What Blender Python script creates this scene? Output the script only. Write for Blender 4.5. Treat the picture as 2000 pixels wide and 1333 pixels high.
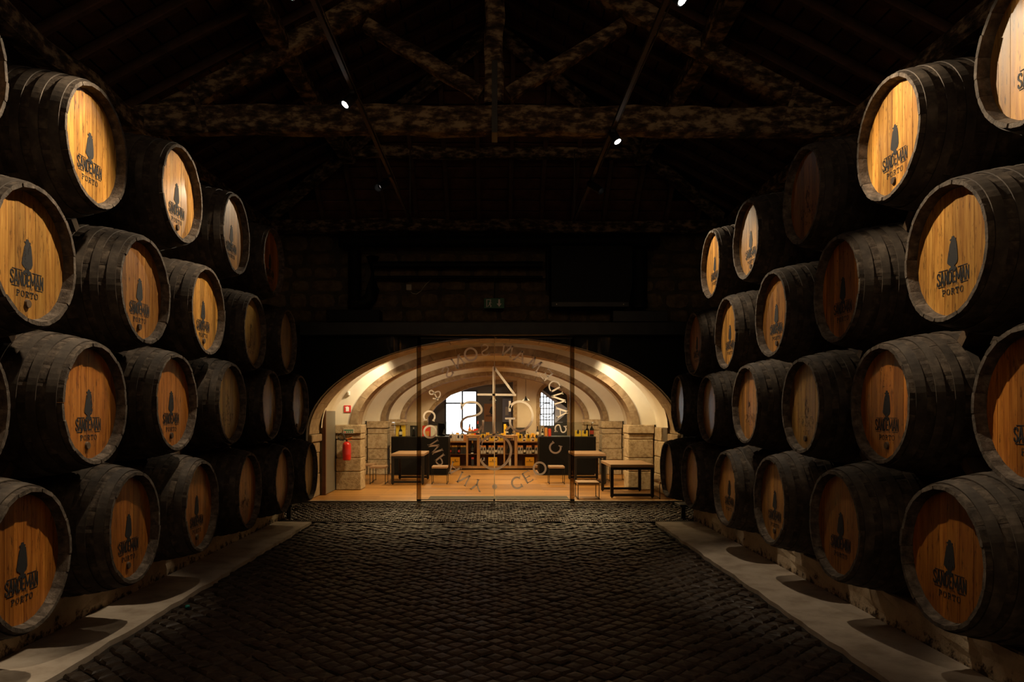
import bpy, math, random
from mathutils import Vector, Matrix
from mathutils.geometry import tessellate_polygon
R = random.Random(7)
PI = math.pi
scn = bpy.context.scene
COL = scn.collection
for o in list(bpy.data.objects):
    bpy.data.objects.remove(o)

# ------------------------------------------------------------------ camera
F = 1470.0            # focal length in pixels of the 2000 x 1333 frame
VX, VY = 966.0, 806.0  # vanishing point of the aisle
EYE = 1.5
cam = bpy.data.cameras.new('camera')
cam.sensor_width = 36.0
cam.lens = F / 2000 * 36
cam.shift_x = (1000 - VX) / 2000
cam.shift_y = (VY - 666.5) / 2000
cam.clip_start = .05
camo = bpy.data.objects.new('camera', cam)
camo.location = (0, 0, EYE)
camo.rotation_euler = (PI / 2, 0, 0)
COL.objects.link(camo)
scn.camera = camo

# ------------------------------------------------------------------ world, exposure
w = bpy.data.worlds.new('world')
scn.world = w
w.use_nodes = True
w.node_tree.nodes['Background'].inputs[0].default_value = (1, .70, .42, 1)
w.node_tree.nodes['Background'].inputs[1].default_value = 2.0
vs = scn.view_settings
vs.view_transform = 'Standard'
vs.look = 'None'
vs.gamma = 1
vs.use_curve_mapping = False
vs.exposure = 0.0

# light powers, tuned here
POW_TRACK = 240.0
WARM_TRACK = (1, .80, .55)
POW_SHOP_DOWN = 215.0
POW_SHOP_WASH = 130.0
WARM_SHOP = (1, .71, .36)
SKY_PANE = 4.0

# ------------------------------------------------------------------ helpers
def P(x, y, Y):
    """world point seen at pixel (x, y) when it stands at depth Y"""
    return Vector(((x - VX) * Y / F, Y, EYE - (y - VY) * Y / F))

def PX(x, Y): return (x - VX) * Y / F
def PZ(y, Y): return EYE - (y - VY) * Y / F

class MB:
    def __init__(s): s.v = []; s.f = []; s.sm = []
    def add(s, vs, fs, smooth=False):
        n = len(s.v)
        s.v += [tuple(p) for p in vs]
        s.f += [tuple(i + n for i in f) for f in fs]
        s.sm += [smooth] * len(fs)
        return s
    def box(s, x0, x1, y0, y1, z0, z1):
        return s.add([(x0,y0,z0),(x1,y0,z0),(x1,y1,z0),(x0,y1,z0),(x0,y0,z1),(x1,y0,z1),(x1,y1,z1),(x0,y1,z1)],
              [(0,3,2,1),(4,5,6,7),(0,1,5,4),(1,2,6,5),(2,3,7,6),(3,0,4,7)])
    def bbox(s, x0, x1, y0, y1, z0, z1, b=.005):
        """box with chamfered edges"""
        vs = []; 
        for sx, xx in ((-1, x0), (1, x1)):
            for sy, yy in ((-1, y0), (1, y1)):
                for sz, zz in ((-1, z0), (1, z1)):
                    vs += [(xx, yy - sy*b, zz - sz*b), (xx - sx*b, yy, zz - sz*b), (xx - sx*b, yy - sy*b, zz)]
        def I(a, c, d, k): return ((a*2 + c)*2 + d)*3 + k
        fs = []
        fs += [(I(0,0,0,0),I(0,0,1,0),I(0,1,1,0),I(0,1,0,0)),(I(1,0,0,0),I(1,1,0,0),I(1,1,1,0),I(1,0,1,0))]
        fs += [(I(0,0,0,1),I(1,0,0,1),I(1,0,1,1),I(0,0,1,1)),(I(0,1,0,1),I(0,1,1,1),I(1,1,1,1),I(1,1,0,1))]
        fs += [(I(0,0,0,2),I(0,1,0,2),I(1,1,0,2),I(1,0,0,2)),(I(0,0,1,2),I(1,0,1,2),I(1,1,1,2),I(0,1,1,2))]
        for a in (0,1):
            for c in (0,1):
                fs.append((I(a,c,0,0),I(a,c,0,1),I(a,c,1,1),I(a,c,1,0)))
                fs.append((I(a,0,c,0),I(a,0,c,2),I(a,1,c,2),I(a,1,c,0)))
                fs.append((I(0,a,c,1),I(0,a,c,2),I(1,a,c,2),I(1,a,c,1)))
                for d in (0,1): fs.append((I(a,c,d,0),I(a,c,d,1),I(a,c,d,2)))
        return s.add(vs, fs)
    def tube(s, pts, r, n=8, cap=True, smooth=True):
        pts = [Vector(p) for p in pts]
        rings = []
        up = Vector((0, 0, 1))
        for i, p in enumerate(pts):
            d = (pts[min(i+1, len(pts)-1)] - pts[max(i-1, 0)]).normalized()
            a = d.cross(up)
            if a.length < 1e-3: a = d.cross(Vector((1, 0, 0)))
            a.normalize(); b = d.cross(a)
            rr = r[i] if isinstance(r, (list, tuple)) else r
            rings.append([p + a*math.cos(2*PI*k/n)*rr + b*math.sin(2*PI*k/n)*rr for k in range(n)])
        vs = [q for g in rings for q in g]
        fs = [(i*n+k, i*n+(k+1)%n, (i+1)*n+(k+1)%n, (i+1)*n+k) for i in range(len(pts)-1) for k in range(n)]
        s.add(vs, fs, smooth)
        if cap:
            s.add(rings[0], [tuple(range(n))[::-1]]); s.add(rings[-1], [tuple(range(n))])
        return s
    def lathe(s, prof, n=16, c=(0,0,0), smooth=True):
        """profile of (radius, z) about the z axis"""
        vs = []
        for r, z in prof:
            vs += [(c[0] + r*math.cos(2*PI*k/n), c[1] + r*math.sin(2*PI*k/n), c[2] + z) for k in range(n)]
        m = len(prof)
        fs = [(i*n+k, i*n+(k+1)%n, (i+1)*n+(k+1)%n, (i+1)*n+k) for i in range(m-1) for k in range(n)]
        s.add(vs, fs, smooth)
        s.add(vs[:n], [tuple(range(n))[::-1]]); s.add(vs[-n:], [tuple(range(n))])
        return s
    def prism(s, loops, y0, y1):
        """extrude polygon (outer loop + holes) of (x, z) along y"""
        tl = [[Vector((x, z, 0)) for x, z in l] for l in loops]
        tris = tessellate_polygon(tl)
        flat = [p for l in loops for p in l]
        n = len(flat)
        vs = [(x, y0, z) for x, z in flat] + [(x, y1, z) for x, z in flat]
        fs = []
        for a, b, c in tris:
            A, B, C = (flat[i] for i in (a, b, c))
            cr = (B[0]-A[0])*(C[1]-A[1]) - (B[1]-A[1])*(C[0]-A[0])
            if cr < 0: b, c = c, b
            fs.append((a, b, c)); fs.append((a+n, c+n, b+n))
        k = 0
        for l in loops:
            m = len(l)
            for i in range(m):
                fs.append((k+i, k+(i+1)%m, n+k+(i+1)%m, n+k+i))
            k += m
        return s.add(vs, fs)
    def timber(s, p0, p1, w, h, seg=8, jit=.012, rnd=None):
        """hewn beam between two points, uneven edges"""
        rnd = rnd or R
        p0, p1 = Vector(p0), Vector(p1)
        d = (p1 - p0).normalized()
        a = d.cross(Vector((0, 0, 1)))
        if a.length < .05: a = Vector((1, 0, 0))
        a.normalize(); b = a.cross(d).normalized()
        n = 8
        ring = [(-1,-.75),(-.75,-1),(.75,-1),(1,-.75),(1,.75),(.75,1),(-.75,1),(-1,.75)]
        vs = []
        for i in range(seg + 1):
            c = p0.lerp(p1, i / seg) + a*rnd.uniform(-jit, jit) + b*rnd.uniform(-jit, jit)
            for u, v in ring:
                vs.append(c + a*(u*w/2 + rnd.uniform(-jit, jit)*.6) + b*(v*h/2 + rnd.uniform(-jit, jit)*.6))
        fs = [(i*n+k, i*n+(k+1)%n, (i+1)*n+(k+1)%n, (i+1)*n+k) for i in range(seg) for k in range(n)]
        fs += [tuple(range(n))[::-1], tuple(range(seg*n, seg*n+n))]
        return s.add(vs, fs)
    def mesh(s, name, mat):
        me = bpy.data.meshes.new(name)
        me.from_pydata(s.v, [], s.f)
        me.polygons.foreach_set('use_smooth', s.sm)
        if mat: me.materials.append(mat)
        me.update()
        return me

def fixn(me):
    import bmesh
    bm = bmesh.new(); bm.from_mesh(me)
    bmesh.ops.recalc_face_normals(bm, faces=bm.faces)
    bm.to_mesh(me); bm.free()
    return me

def link(name, data, parent=None, loc=(0,0,0), rot=(0,0,0)):
    o = bpy.data.objects.new(name, data)
    COL.objects.link(o)
    o.location = loc; o.rotation_euler = rot
    if parent is not None: o.parent = parent
    return o
def obj(name, mb, mat, parent=None, loc=(0,0,0), rot=(0,0,0)):
    return link(name, fixn(mb.mesh(name, mat)), parent, loc, rot)
def tag(o, label, cat, group=None):
    o['label'] = label; o['category'] = cat
    if group: o['group'] = group
    return o
def thing(name, label, cat, loc=(0,0,0), rz=0, group=None):
    return tag(link(name, None, None, loc, (0,0,rz)), label, cat, group)
def struct(name, mb, mat, **k):
    o = obj(name, mb, mat, **k); o['kind'] = 'structure'
    return o
def stuff(o): o['kind'] = 'stuff'; return o

# ------------------------------------------------------------------ materials
def new_mat(name):
    m = bpy.data.materials.new(name); m.use_nodes = True
    nt = m.node_tree
    return m, nt, nt.nodes['Principled BSDF']
def N(nt, t, **k):
    n = nt.nodes.new(t)
    for a, b in k.items(): setattr(n, a, b)
    return n
def L(nt, a, b): nt.links.new(a, b)
def ramp(nt, fac, stops):
    r = N(nt, 'ShaderNodeValToRGB')
    cr = r.color_ramp
    while len(cr.elements) < len(stops): cr.elements.new(.5)
    for e, (p, c) in zip(cr.elements, stops):
        e.position = p; e.color = (*c, 1)
    L(nt, fac, r.inputs[0])
    return r.outputs[0]
def coords(nt, scale=(1,1,1), rnd=True):
    tc = N(nt, 'ShaderNodeTexCoord')
    mp = N(nt, 'ShaderNodeMapping'); mp.inputs['Scale'].default_value = scale
    if rnd:
        oi = N(nt, 'ShaderNodeObjectInfo')
        mu = N(nt, 'ShaderNodeVectorMath', operation='SCALE'); mu.inputs[0].default_value = (37, 53, 71)
        L(nt, oi.outputs['Random'], mu.inputs['Scale'])
        ad = N(nt, 'ShaderNodeVectorMath', operation='ADD')
        L(nt, tc.outputs['Object'], ad.inputs[0]); L(nt, mu.outputs[0], ad.inputs[1])
        L(nt, ad.outputs[0], mp.inputs[0])
    else:
        L(nt, tc.outputs['Object'], mp.inputs[0])
    return mp.outputs[0]
def noise(nt, vec, scale, detail=4, rough=.55, dist=0):
    n = N(nt, 'ShaderNodeTexNoise')
    n.inputs['Scale'].default_value = scale; n.inputs['Detail'].default_value = detail
    n.inputs['Roughness'].default_value = rough; n.inputs['Distortion'].default_value = dist
    L(nt, vec, n.inputs['Vector'])
    return n.outputs['Fac']
def bump(nt, bsdf, h, strength=.3, dist=.01):
    b = N(nt, 'ShaderNodeBump'); b.inputs['Strength'].default_value = strength; b.inputs['Distance'].default_value = dist
    L(nt, h, b.inputs['Height']); L(nt, b.outputs[0], bsdf.inputs['Normal'])
def mixc(nt, fac, a, b, mode='MIX'):
    m = N(nt, 'ShaderNodeMix', data_type='RGBA', blend_type=mode)
    for i, v in ((0, fac), (6, a), (7, b)):
        if hasattr(v, 'is_linked'): L(nt, v, m.inputs[i])
        else: m.inputs[i].default_value = v if i == 0 else (*v, 1)
    return m.outputs[2]
def plain(name, c, rough=.5, metal=0, spec=.5, emit=None, es=1):
    m, nt, b = new_mat(name)
    b.inputs['Base Color'].default_value = (*c, 1); b.inputs['Roughness'].default_value = rough
    b.inputs['Metallic'].default_value = metal; b.inputs['Specular IOR Level'].default_value = spec
    if emit:
        b.inputs['Emission Color'].default_value = (*emit, 1); b.inputs['Emission Strength'].default_value = es
    return m
def mottled(name, stops, scale=6, stretch=(1,1,1), rough=.8, bs=.3, bd=.01, detail=6, spec=.3, rnd=True):
    m, nt, b = new_mat(name)
    v = coords(nt, stretch, rnd)
    f = noise(nt, v, scale, detail, .6)
    L(nt, ramp(nt, f, stops), b.inputs['Base Color'])
    b.inputs['Roughness'].default_value = rough; b.inputs['Specular IOR Level'].default_value = spec
    if bs: bump(nt, b, noise(nt, v, scale*4, 6, .65), bs, bd)
    return m

def head_wood():
    """oak barrel head: vertical grain, object colour tints it"""
    m, nt, b = new_mat('oak_head')
    v = coords(nt, (14, 14, 1.0))
    f = noise(nt, v, 3.2, 6, .6, .4)
    base = ramp(nt, f, [(.25, (.26, .095, .018)), (.45, (.46, .205, .036)), (.6, (.60, .30, .055)), (.78, (.76, .43, .105))])
    oi = N(nt, 'ShaderNodeObjectInfo')
    var = N(nt, 'ShaderNodeMapRange'); var.inputs[3].default_value = .62; var.inputs[4].default_value = 1.22
    L(nt, oi.outputs['Random'], var.inputs[0])
    hs = N(nt, 'ShaderNodeHueSaturation'); L(nt, base, hs.inputs['Color']); L(nt, var.outputs[0], hs.inputs['Value'])
    tint = mixc(nt, 1.0, hs.outputs[0], oi.outputs['Color'], 'MULTIPLY')
    # dark weathered specks and streaks
    v2 = coords(nt, (26, 26, 5))
    sp = noise(nt, v2, 2.0, 5, .7)
    k = ramp(nt, sp, [(.33, (.22, .19, .17)), (.43, (1, 1, 1))])
    fin = mixc(nt, 1.0, tint, k, 'MULTIPLY')
    L(nt, fin, b.inputs['Base Color'])
    rr = N(nt, 'ShaderNodeMapRange'); rr.inputs[3].default_value = .40; rr.inputs[4].default_value = .60
    L(nt, f, rr.inputs[0]); L(nt, rr.outputs[0], b.inputs['Roughness'])
    b.inputs['Specular IOR Level'].default_value = .38
    b.inputs['Coat Weight'].default_value = .3; b.inputs['Coat Roughness'].default_value = .22
    bump(nt, b, noise(nt, v, 5, 6, .7), .25, .003)
    return m
M = {}
M['head'] = head_wood()
M['stave'] = mottled('dark_stave', [(.3, (.018, .012, .008)), (.5, (.055, .039, .027)), (.72, (.14, .105, .075))], 13, (1, 1, 1), .8, .6, .006)
M['hoop'] = mottled('dusty_hoop', [(.3, (.022, .016, .012)), (.55, (.065, .049, .036)), (.75, (.15, .115, .085))], 7, (1,1,1), .7, .35, .004)
M['endgrain'] = mottled('stave_end_grain', [(.3, (.030, .021, .015)), (.5, (.095, .072, .053)), (.75, (.22, .175, .135))], 16, (1, 1, 1), .8, .9, .008)
M['chock'] = mottled('chock_wood', [(.3, (.05, .03, .018)), (.7, (.14, .09, .05))], 9)
M['backing'] = plain('head_backing', (.02, .012, .008), .9)

def stencil(name, c, thr):
    m, nt, b = new_mat(name)
    b.inputs['Base Color'].default_value = (*c, 1); b.inputs['Roughness'].default_value = .75
    v = coords(nt, (1, 1, .25))
    f = noise(nt, v, 60, 5, .7)
    a = ramp(nt, f, [(thr, (0, 0, 0)), (thr + .06, (1, 1, 1))])
    L(nt, a, b.inputs['Alpha'])
    return m
M['ink'] = stencil('stencil_ink', (.012, .011, .012), .34)
M['ink_faded'] = stencil('stencil_ink_faded', (.03, .022, .018), .54)

M['timber'] = mottled('old_timber', [(.38, (.03, .018, .011)), (.50, (.11, .072, .045)), (.60, (.36, .26, .16)), (.8, (.50, .38, .24))], 7, (1, 1, 2.2), .85, .6, .02, 8)
M['rafter'] = mottled('rafter_wood', [(.3, (.06, .03, .02)), (.7, (.12, .06, .04))], 6)
M['roof_tile'] = mottled('terracotta_tile', [(.3, (.05, .02, .012)), (.6, (.11, .045, .028)), (.8, (.16, .075, .048))], 4)
M['roofdark'] = plain('roof_void', (.02, .012, .01), .9)
M['cobble'] = mottled('basalt_cobble', [(.3, (.030, .019, .012)), (.6, (.062, .041, .026)), (.8, (.105, .073, .048))], 9, (1,1,1), .46, .7, .008, 6, .5)
M['joint'] = mottled('cobble_joint', [(.3, (.012, .009, .007)), (.7, (.035, .025, .018))], 20, (1,1,1), .9, .5, .01, 6, .3, False)
M['strip'] = mottled('pale_concrete', [(.3, (.30, .235, .175)), (.5, (.46, .38, .30)), (.75, (.58, .50, .41))], 3.5, (1,1,1), .85, .35, .006, 8, .3, False)

def plinth_mat():
    m, nt, b = new_mat('limewashed_plinth')
    v = coords(nt, (1,1,1), False)
    f = noise(nt, v, 4, 6, .6)
    base = ramp(nt, f, [(.3, (.36, .27, .17)), (.6, (.56, .44, .30))])
    g = noise(nt, v, 9, 7, .72)
    sep = N(nt, 'ShaderNodeSeparateXYZ'); L(nt, v, sep.inputs[0])
    mr = N(nt, 'ShaderNodeMapRange'); mr.inputs[1].default_value = 0; mr.inputs[2].default_value = .22
    mr.inputs[3].default_value = .24; mr.inputs[4].default_value = -.12
    L(nt, sep.outputs[2], mr.inputs[0])
    ad = N(nt, 'ShaderNodeMath', operation='ADD'); L(nt, g, ad.inputs[0]); L(nt, mr.outputs[0], ad.inputs[1])
    st = ramp(nt, ad.outputs[0], [(.66, (1, 1, 1)), (.76, (.10, .07, .045))])
    L(nt, mixc(nt, 1, base, st, 'MULTIPLY'), b.inputs['Base Color'])
    b.inputs['Roughness'].default_value = .9
    bump(nt, b, noise(nt, v, 14, 6, .6), .6, .02)
    return m
M['plinth'] = plinth_mat()
M['cellar_wall'] = mottled('cellar_plaster', [(.3, (.03, .022, .016)), (.7, (.08, .06, .042))], 3, rnd=False)
M['rubble'] = mottled('rubble_stone', [(.3, (.08, .055, .032)), (.55, (.17, .12, .065)), (.8, (.26, .19, .10))], 7, (1,1,1), .9, .8, .02)
M['mortar'] = mottled('wall_mortar', [(.3, (.05, .038, .026)), (.7, (.11, .085, .058))], 5, rnd=False)
M['black'] = plain('black_panel', (.008, .007, .007), .55, spec=.25)
M['steel'] = mottled('dark_steel', [(.3, (.016, .016, .017)), (.7, (.035, .034, .034))], 3, (1,1,1), .5, .05, .002, 4, .5)
M['duct'] = plain('black_duct', (.008, .008, .008), .6, spec=.2)
M['track'] = plain('track_metal', (.05, .033, .02), .6, .2)
M['lampbody'] = plain('lamp_black', (.008, .008, .008), .5)
M['lens'] = plain('lamp_lens', (1, 1, 1), .3, emit=(1, .96, .9), es=60)
M['lens_hooded'] = plain('lamp_lens_hooded', (.2, .2, .2), .3, emit=(1, .9, .8), es=.25)
M['shopstone'] = mottled('granite_ashlar', [(.3, (.24, .165, .085)), (.5, (.42, .31, .18)), (.72, (.56, .44, .28))], 14, (1,1,1), .85, .9, .02, 8)
M['archstone'] = mottled('arch_granite', [(.3, (.16, .10, .05)), (.55, (.26, .18, .10)), (.8, (.36, .27, .16))], 9, (1,1,1), .8, .5, .01, 7)
M['plaster'] = mottled('white_plaster', [(.3, (.64, .56, .42)), (.7, (.74, .67, .53))], 2, (1,1,1), .8, .12, .01, 5, .3, False)
M['backwall'] = mottled('beige_plaster', [(.3, (.42, .34, .24)), (.7, (.50, .42, .31))], 2, rnd=False)
M['greywall'] = plain('grey_wall', (.20, .185, .17), .8)
M['oakframe'] = mottled('shop_oak', [(.3, (.34, .17, .06)), (.7, (.50, .27, .10))], 5, (6, 6, .6), .45, .1, .003)
M['shelfback'] = mottled('shelf_back', [(.3, (.10, .045, .018)), (.7, (.16, .075, .03))], 5, (6, 1, .6), .5, .1, .003)
M['tabletop'] = mottled('table_oak', [(.3, (.22, .13, .07)), (.7, (.34, .21, .12))], 5, (.8, 8, 8), .4, .1, .003)
M['blackmetal'] = plain('black_metal', (.015, .013, .012), .4, .3)
M['counter'] = plain('counter_black', (.005, .004, .003), .5, spec=.08)
M['stainless'] = plain('grey_door', (.17, .155, .125), .45, .3)
M['jambwood'] = mottled('jamb_wood', [(.3, (.10, .04, .018)), (.7, (.17, .075, .035))], 5, (6, 6, .6), .5)
M['red'] = plain('fire_red', (.55, .02, .012), .3)
M['signred'] = plain('sign_red', (.55, .03, .03), .5)
M['white'] = plain('sign_white', (.8, .78, .72), .5)
M['signgreen'] = plain('sign_green', (.02, .14, .07), .5)
M['orange'] = plain('handle_orange', (.8, .2, .03), .4)
M['rubber'] = plain('rubber_black', (.012, .012, .012), .6)
M['yellow'] = plain('yellow_card', (.82, .42, .02), .5)
M['yellowbright'] = plain('bright_yellow_card', (.90, .58, .03), .5)
M['cardgrey'] = plain('pale_card', (.55, .48, .38), .55)
M['cardblack'] = plain('black_card', (.02, .018, .016), .45)
M['cardorange'] = plain('orange_card', (.75, .28, .05), .5)
M['cardred'] = plain('red_card', (.75, .05, .015), .45)
M['cardwhite'] = plain('cream_card', (.80, .72, .58), .5)
M['bottle'] = plain('dark_bottle', (.012, .012, .010), .12)
M['labelcream'] = plain('label_cream', (.75, .68, .52), .6)
M['labelred'] = plain('label_red', (.5, .05, .03), .6)
M['gold'] = plain('gold_foil', (.75, .45, .10), .35, .7)
M['amber'] = plain('amber_bottle', (.55, .17, .02), .12)
M['poster'] = plain('poster_orange', (.40, .17, .05), .6)
M['print'] = plain('print_black', (.012, .010, .010), .6)
def film(name, c, f):
    m, nt, b = new_mat(name)
    b.inputs['Base Color'].default_value = (*c, 1); b.inputs['Roughness'].default_value = .7
    tl = N(nt, 'ShaderNodeBsdfTranslucent'); tl.inputs[0].default_value = (*c, 1)
    mx = N(nt, 'ShaderNodeMixShader'); mx.inputs[0].default_value = f
    L(nt, b.outputs[0], mx.inputs[1]); L(nt, tl.outputs[0], mx.inputs[2]); L(nt, mx.outputs[0], nt.nodes['Material Output'].inputs[0])
    return m
M['decal'] = film('etched_film', (.96, .93, .92), .85)
M['decaledge'] = film('glass_edge', (.95, .85, .70), .8)
M['mat'] = mottled('doormat_fibre', [(.3, (.05, .045, .035)), (.7, (.10, .09, .07))], 60, rough=.95)
M['frameiron'] = plain('window_iron', (.05, .05, .07), .5)
M['pane'] = plain('daylit_pane', (.8, .85, .95), .3, emit=(.88, .93, 1.0), es=SKY_PANE)
M['bluepanel'] = plain('pale_blue_panel', (.35, .38, .50), .6)
M['sillmetal'] = plain('sill_metal', (.45, .38, .28), .35, .8)
M['teal'] = plain('teal_plastic', (.02, .30, .26), .5)
M['grate'] = plain('grate_iron', (.06, .05, .042), .45, .7)

def oak_floor():
    m, nt, b = new_mat('oak_planks')
    tc = N(nt, 'ShaderNodeTexCoord')
    br = N(nt, 'ShaderNodeTexBrick'); L(nt, tc.outputs['Object'], br.inputs[0])
    br.offset = .37
    br.inputs['Scale'].default_value = 1
    br.inputs['Color1'].default_value = (.42, .20, .045, 1); br.inputs['Color2'].default_value = (.22, .095, .02, 1)
    br.inputs['Mortar'].default_value = (.14, .06, .02, 1)
    br.inputs['Mortar Size'].default_value = .005; br.inputs['Brick Width'].default_value = 1.5; br.inputs['Row Height'].default_value = .19
    mp = N(nt, 'ShaderNodeMapping'); mp.inputs['Scale'].default_value = (1.2, 12, 1); L(nt, tc.outputs['Object'], mp.inputs[0])
    f = noise(nt, mp.outputs[0], 3, 6, .6)
    k = ramp(nt, f, [(.3, (.72, .70, .66)), (.7, (1.1, 1.1, 1.1))])
    L(nt, mixc(nt, 1, br.outputs['Color'], k, 'MULTIPLY'), b.inputs['Base Color'])
    b.inputs['Roughness'].default_value = .38
    return m
M['oakfloor'] = oak_floor()

def glass(name, tint, f0=.05):
    m, nt, b = new_mat(name)
    nt.nodes.remove(b)
    out = nt.nodes['Material Output']
    tr = N(nt, 'ShaderNodeBsdfTransparent'); tr.inputs[0].default_value = (*tint, 1)
    gl = N(nt, 'ShaderNodeBsdfGlossy'); gl.inputs['Roughness'].default_value = .02
    fr = N(nt, 'ShaderNodeFresnel'); fr.inputs[0].default_value = 1.28
    mx = N(nt, 'ShaderNodeMixShader')
    L(nt, fr.outputs[0], mx.inputs[0]); L(nt, tr.outputs[0], mx.inputs[1]); L(nt, gl.outputs[0], mx.inputs[2])
    L(nt, mx.outputs[0], out.inputs[0])
    return m
M['glass'] = glass('clear_glass', (.93, .94, .92))
M['postglass'] = glass('smoked_post', (.52, .44, .32))

# ------------------------------------------------------------------ flat print helpers
_txt = {}
def text_mesh(body, width, height, mat, thick=0.0, bold=0.0, spacing=1.0):
    key = (body, width, height, mat.name, bold, spacing)
    if key in _txt: return _txt[key]
    c = bpy.data.curves.new('text', 'FONT'); c.body = body; c.size = 1; c.offset = bold
    c.space_character = spacing; c.resolution_u = 2
    o = bpy.data.objects.new('text', c); COL.objects.link(o)
    dg = bpy.context.evaluated_depsgraph_get(); dg.update()
    me = bpy.data.meshes.new_from_object(o.evaluated_get(dg))
    bpy.data.objects.remove(o); bpy.data.curves.remove(c)
    xs = [v.co.x for v in me.vertices]; ys = [v.co.y for v in me.vertices]
    x0, x1, y0, y1 = min(xs), max(xs), min(ys), max(ys)
    for v in me.vertices:      # stands upright in the x-z plane, facing -y, centred
        x = ((v.co.x - x0) / (x1 - x0) - .5) * width
        z = ((v.co.y - y0) / (y1 - y0) - .5) * height
        v.co = (x, 0, z)
    me.materials.clear(); me.materials.append(mat)
    me.update()
    _txt[key] = me
    return me

def mesh_merge(parts, mat, name):
    """parts: list of (mesh, dx, dz)"""
    mb = MB()
    for me, dx, dz in parts:
        mb.add([(v.co.x + dx, v.co.y, v.co.z + dz) for v in me.vertices], [tuple(p.vertices) for p in me.polygons])
    return mb.mesh(name, mat)

def ribbon(pts, wd, n_sub=6, smooth=True, taper=None):
    """flat band along a polyline of (x, z): returns (verts, faces); Catmull-Rom smoothed"""
    q = []
    if smooth and len(pts) > 2:
        pp = [pts[0]] + list(pts) + [pts[-1]]
        for i in range(1, len(pp) - 2):
            p0, p1, p2, p3 = pp[i-1], pp[i], pp[i+1], pp[i+2]
            for k in range(n_sub):
                t = k / n_sub
                q.append(tuple(.5*((2*p1[j]) + (-p0[j]+p2[j])*t + (2*p0[j]-5*p1[j]+4*p2[j]-p3[j])*t*t + (-p0[j]+3*p1[j]-3*p2[j]+p3[j])*t**3) for j in (0, 1)))
        q.append(tuple(pts[-1]))
    else: q = [tuple(p) for p in pts]
    vs = []; m = len(q)
    for i, p in enumerate(q):
        a = q[max(i-1, 0)]; b = q[min(i+1, m-1)]
        dx, dz = b[0]-a[0], b[1]-a[1]; l = math.hypot(dx, dz) or 1
        ww = wd/2
        if taper: ww *= taper[0] + (taper[1]-taper[0])*i/(m-1)
        vs += [(p[0]-dz/l*ww, p[1]+dx/l*ww), (p[0]+dz/l*ww, p[1]-dx/l*ww)]
    return vs, [(2*i, 2*i+1, 2*i+3, 2*i+2) for i in range(m-1)]

def band_mesh(mb, vs, fs, y, t=.0015):
    """give a flat band a little thickness, facing -y"""
    n = len(vs)
    mb.add([(x, y, z) for x, z in vs] + [(x, y+t, z) for x, z in vs],
           list(fs) + [tuple(i+n for i in f[::-1]) for f in fs] +
           [(2*i, 2*i+2, n+2*i+2, n+2*i) for i in range(n//2-1)] + [(2*i+3, 2*i+1, n+2*i+1, n+2*i+3) for i in range(n//2-1)])

# ================================================================== LARGE STRUCTURE
XL, XR = -2.52, 2.48          # planes of the barrel heads
PLL, PLR = -3.00, 2.78        # plinth faces
SIL, SIR = -2.51, 2.20        # inner edges of the pale strips
WL, WR = -4.10, 4.05          # side walls
YD = 10.35                    # drain
YG = 12.60                    # glass front
YEND = 12.75
ZE = 4.65; SL = .53; ZRIDGE = ZE + SL*4.1

floor = struct('floor', MB().box(WL-.2, WR+.2, -4, YG-.02, -.20, -.035), M['joint'])
struct('wall_left', MB().box(WL-.4, WL, -4, YEND+.9, -.2, ZE+.1), M['cellar_wall'])
struct('wall_right', MB().box(WR, WR+.4, -4, YEND+.9, -.2, ZE+.1), M['cellar_wall'])

struct('wall_rear', MB().box(WL-.4, WR+.4, -4.4, -4, -.2, 4.45), M['cellar_wall'])  # unseen wall, cut low so warm world light fills in above it

# pale concrete strips along both stacks
def strip_mesh(x_in, x_out, n=90):
    vs = []; fs = []
    rr = random.Random(3 if x_in < 0 else 4)
    for i in range(n+1):
        y = -3.5 + (YD - .05 + 3.5) * i / n
        e = x_in + rr.uniform(-.014, .014) + .004*math.sin(y*2.1)
        vs += [(e, y, -.1), (e, y, .002), (x_out, y, .006), (x_out, y, -.1)]
    for i in range(n):
        for k in range(3):
            fs.append((i*4+k, i*4+k+1, i*4+5+k, i*4+4+k))
    fs += [(0, 1, 2, 3), (n*4+3, n*4+2, n*4+1, n*4)]
    return MB().add(vs, fs)
struct('trim_1', strip_mesh(SIL, PLL+.005), M['strip'])
struct('trim_2', strip_mesh(SIR, PLR-.005), M['strip'])

# limewashed plinths under the barrels (uneven face)
def plinth(name, xf, xb, y1):
    rr = random.Random(hash(name) % 97 if False else 11)
    mb = MB(); ny, nz = 70, 6; vs = []
    for i in range(ny+1):
        y = -3.5 + (y1 + 3.5)*i/ny
        for k in range(nz+1):
            z = -.1 + .318*k/nz
            j = rr.uniform(-.012, .012)
            vs.append((xf + j + (.05 if xf < 0 else -.05)*max(0, .25 - k/nz), y, z))
    fs = [(i*(nz+1)+k, (i+1)*(nz+1)+k, (i+1)*(nz+1)+k+1, i*(nz+1)+k+1) for i in range(ny) for k in range(nz)]
    mb.add(vs, fs)
    x0, x1 = min(xf, xb), max(xf, xb)
    g = .03 if xf > 0 else 0
    mb.box(x0 + (.03 if xf > 0 else 0), x1 - (.03 if xf < 0 else 0), -3.5, y1-.002, -.1, .218)
    return struct(name, mb, M['plinth'])
plinth('trim_3', PLL, WL+.01, 10.75)
plinth('trim_4', PLR, WR-.01, 10.5)

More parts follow.
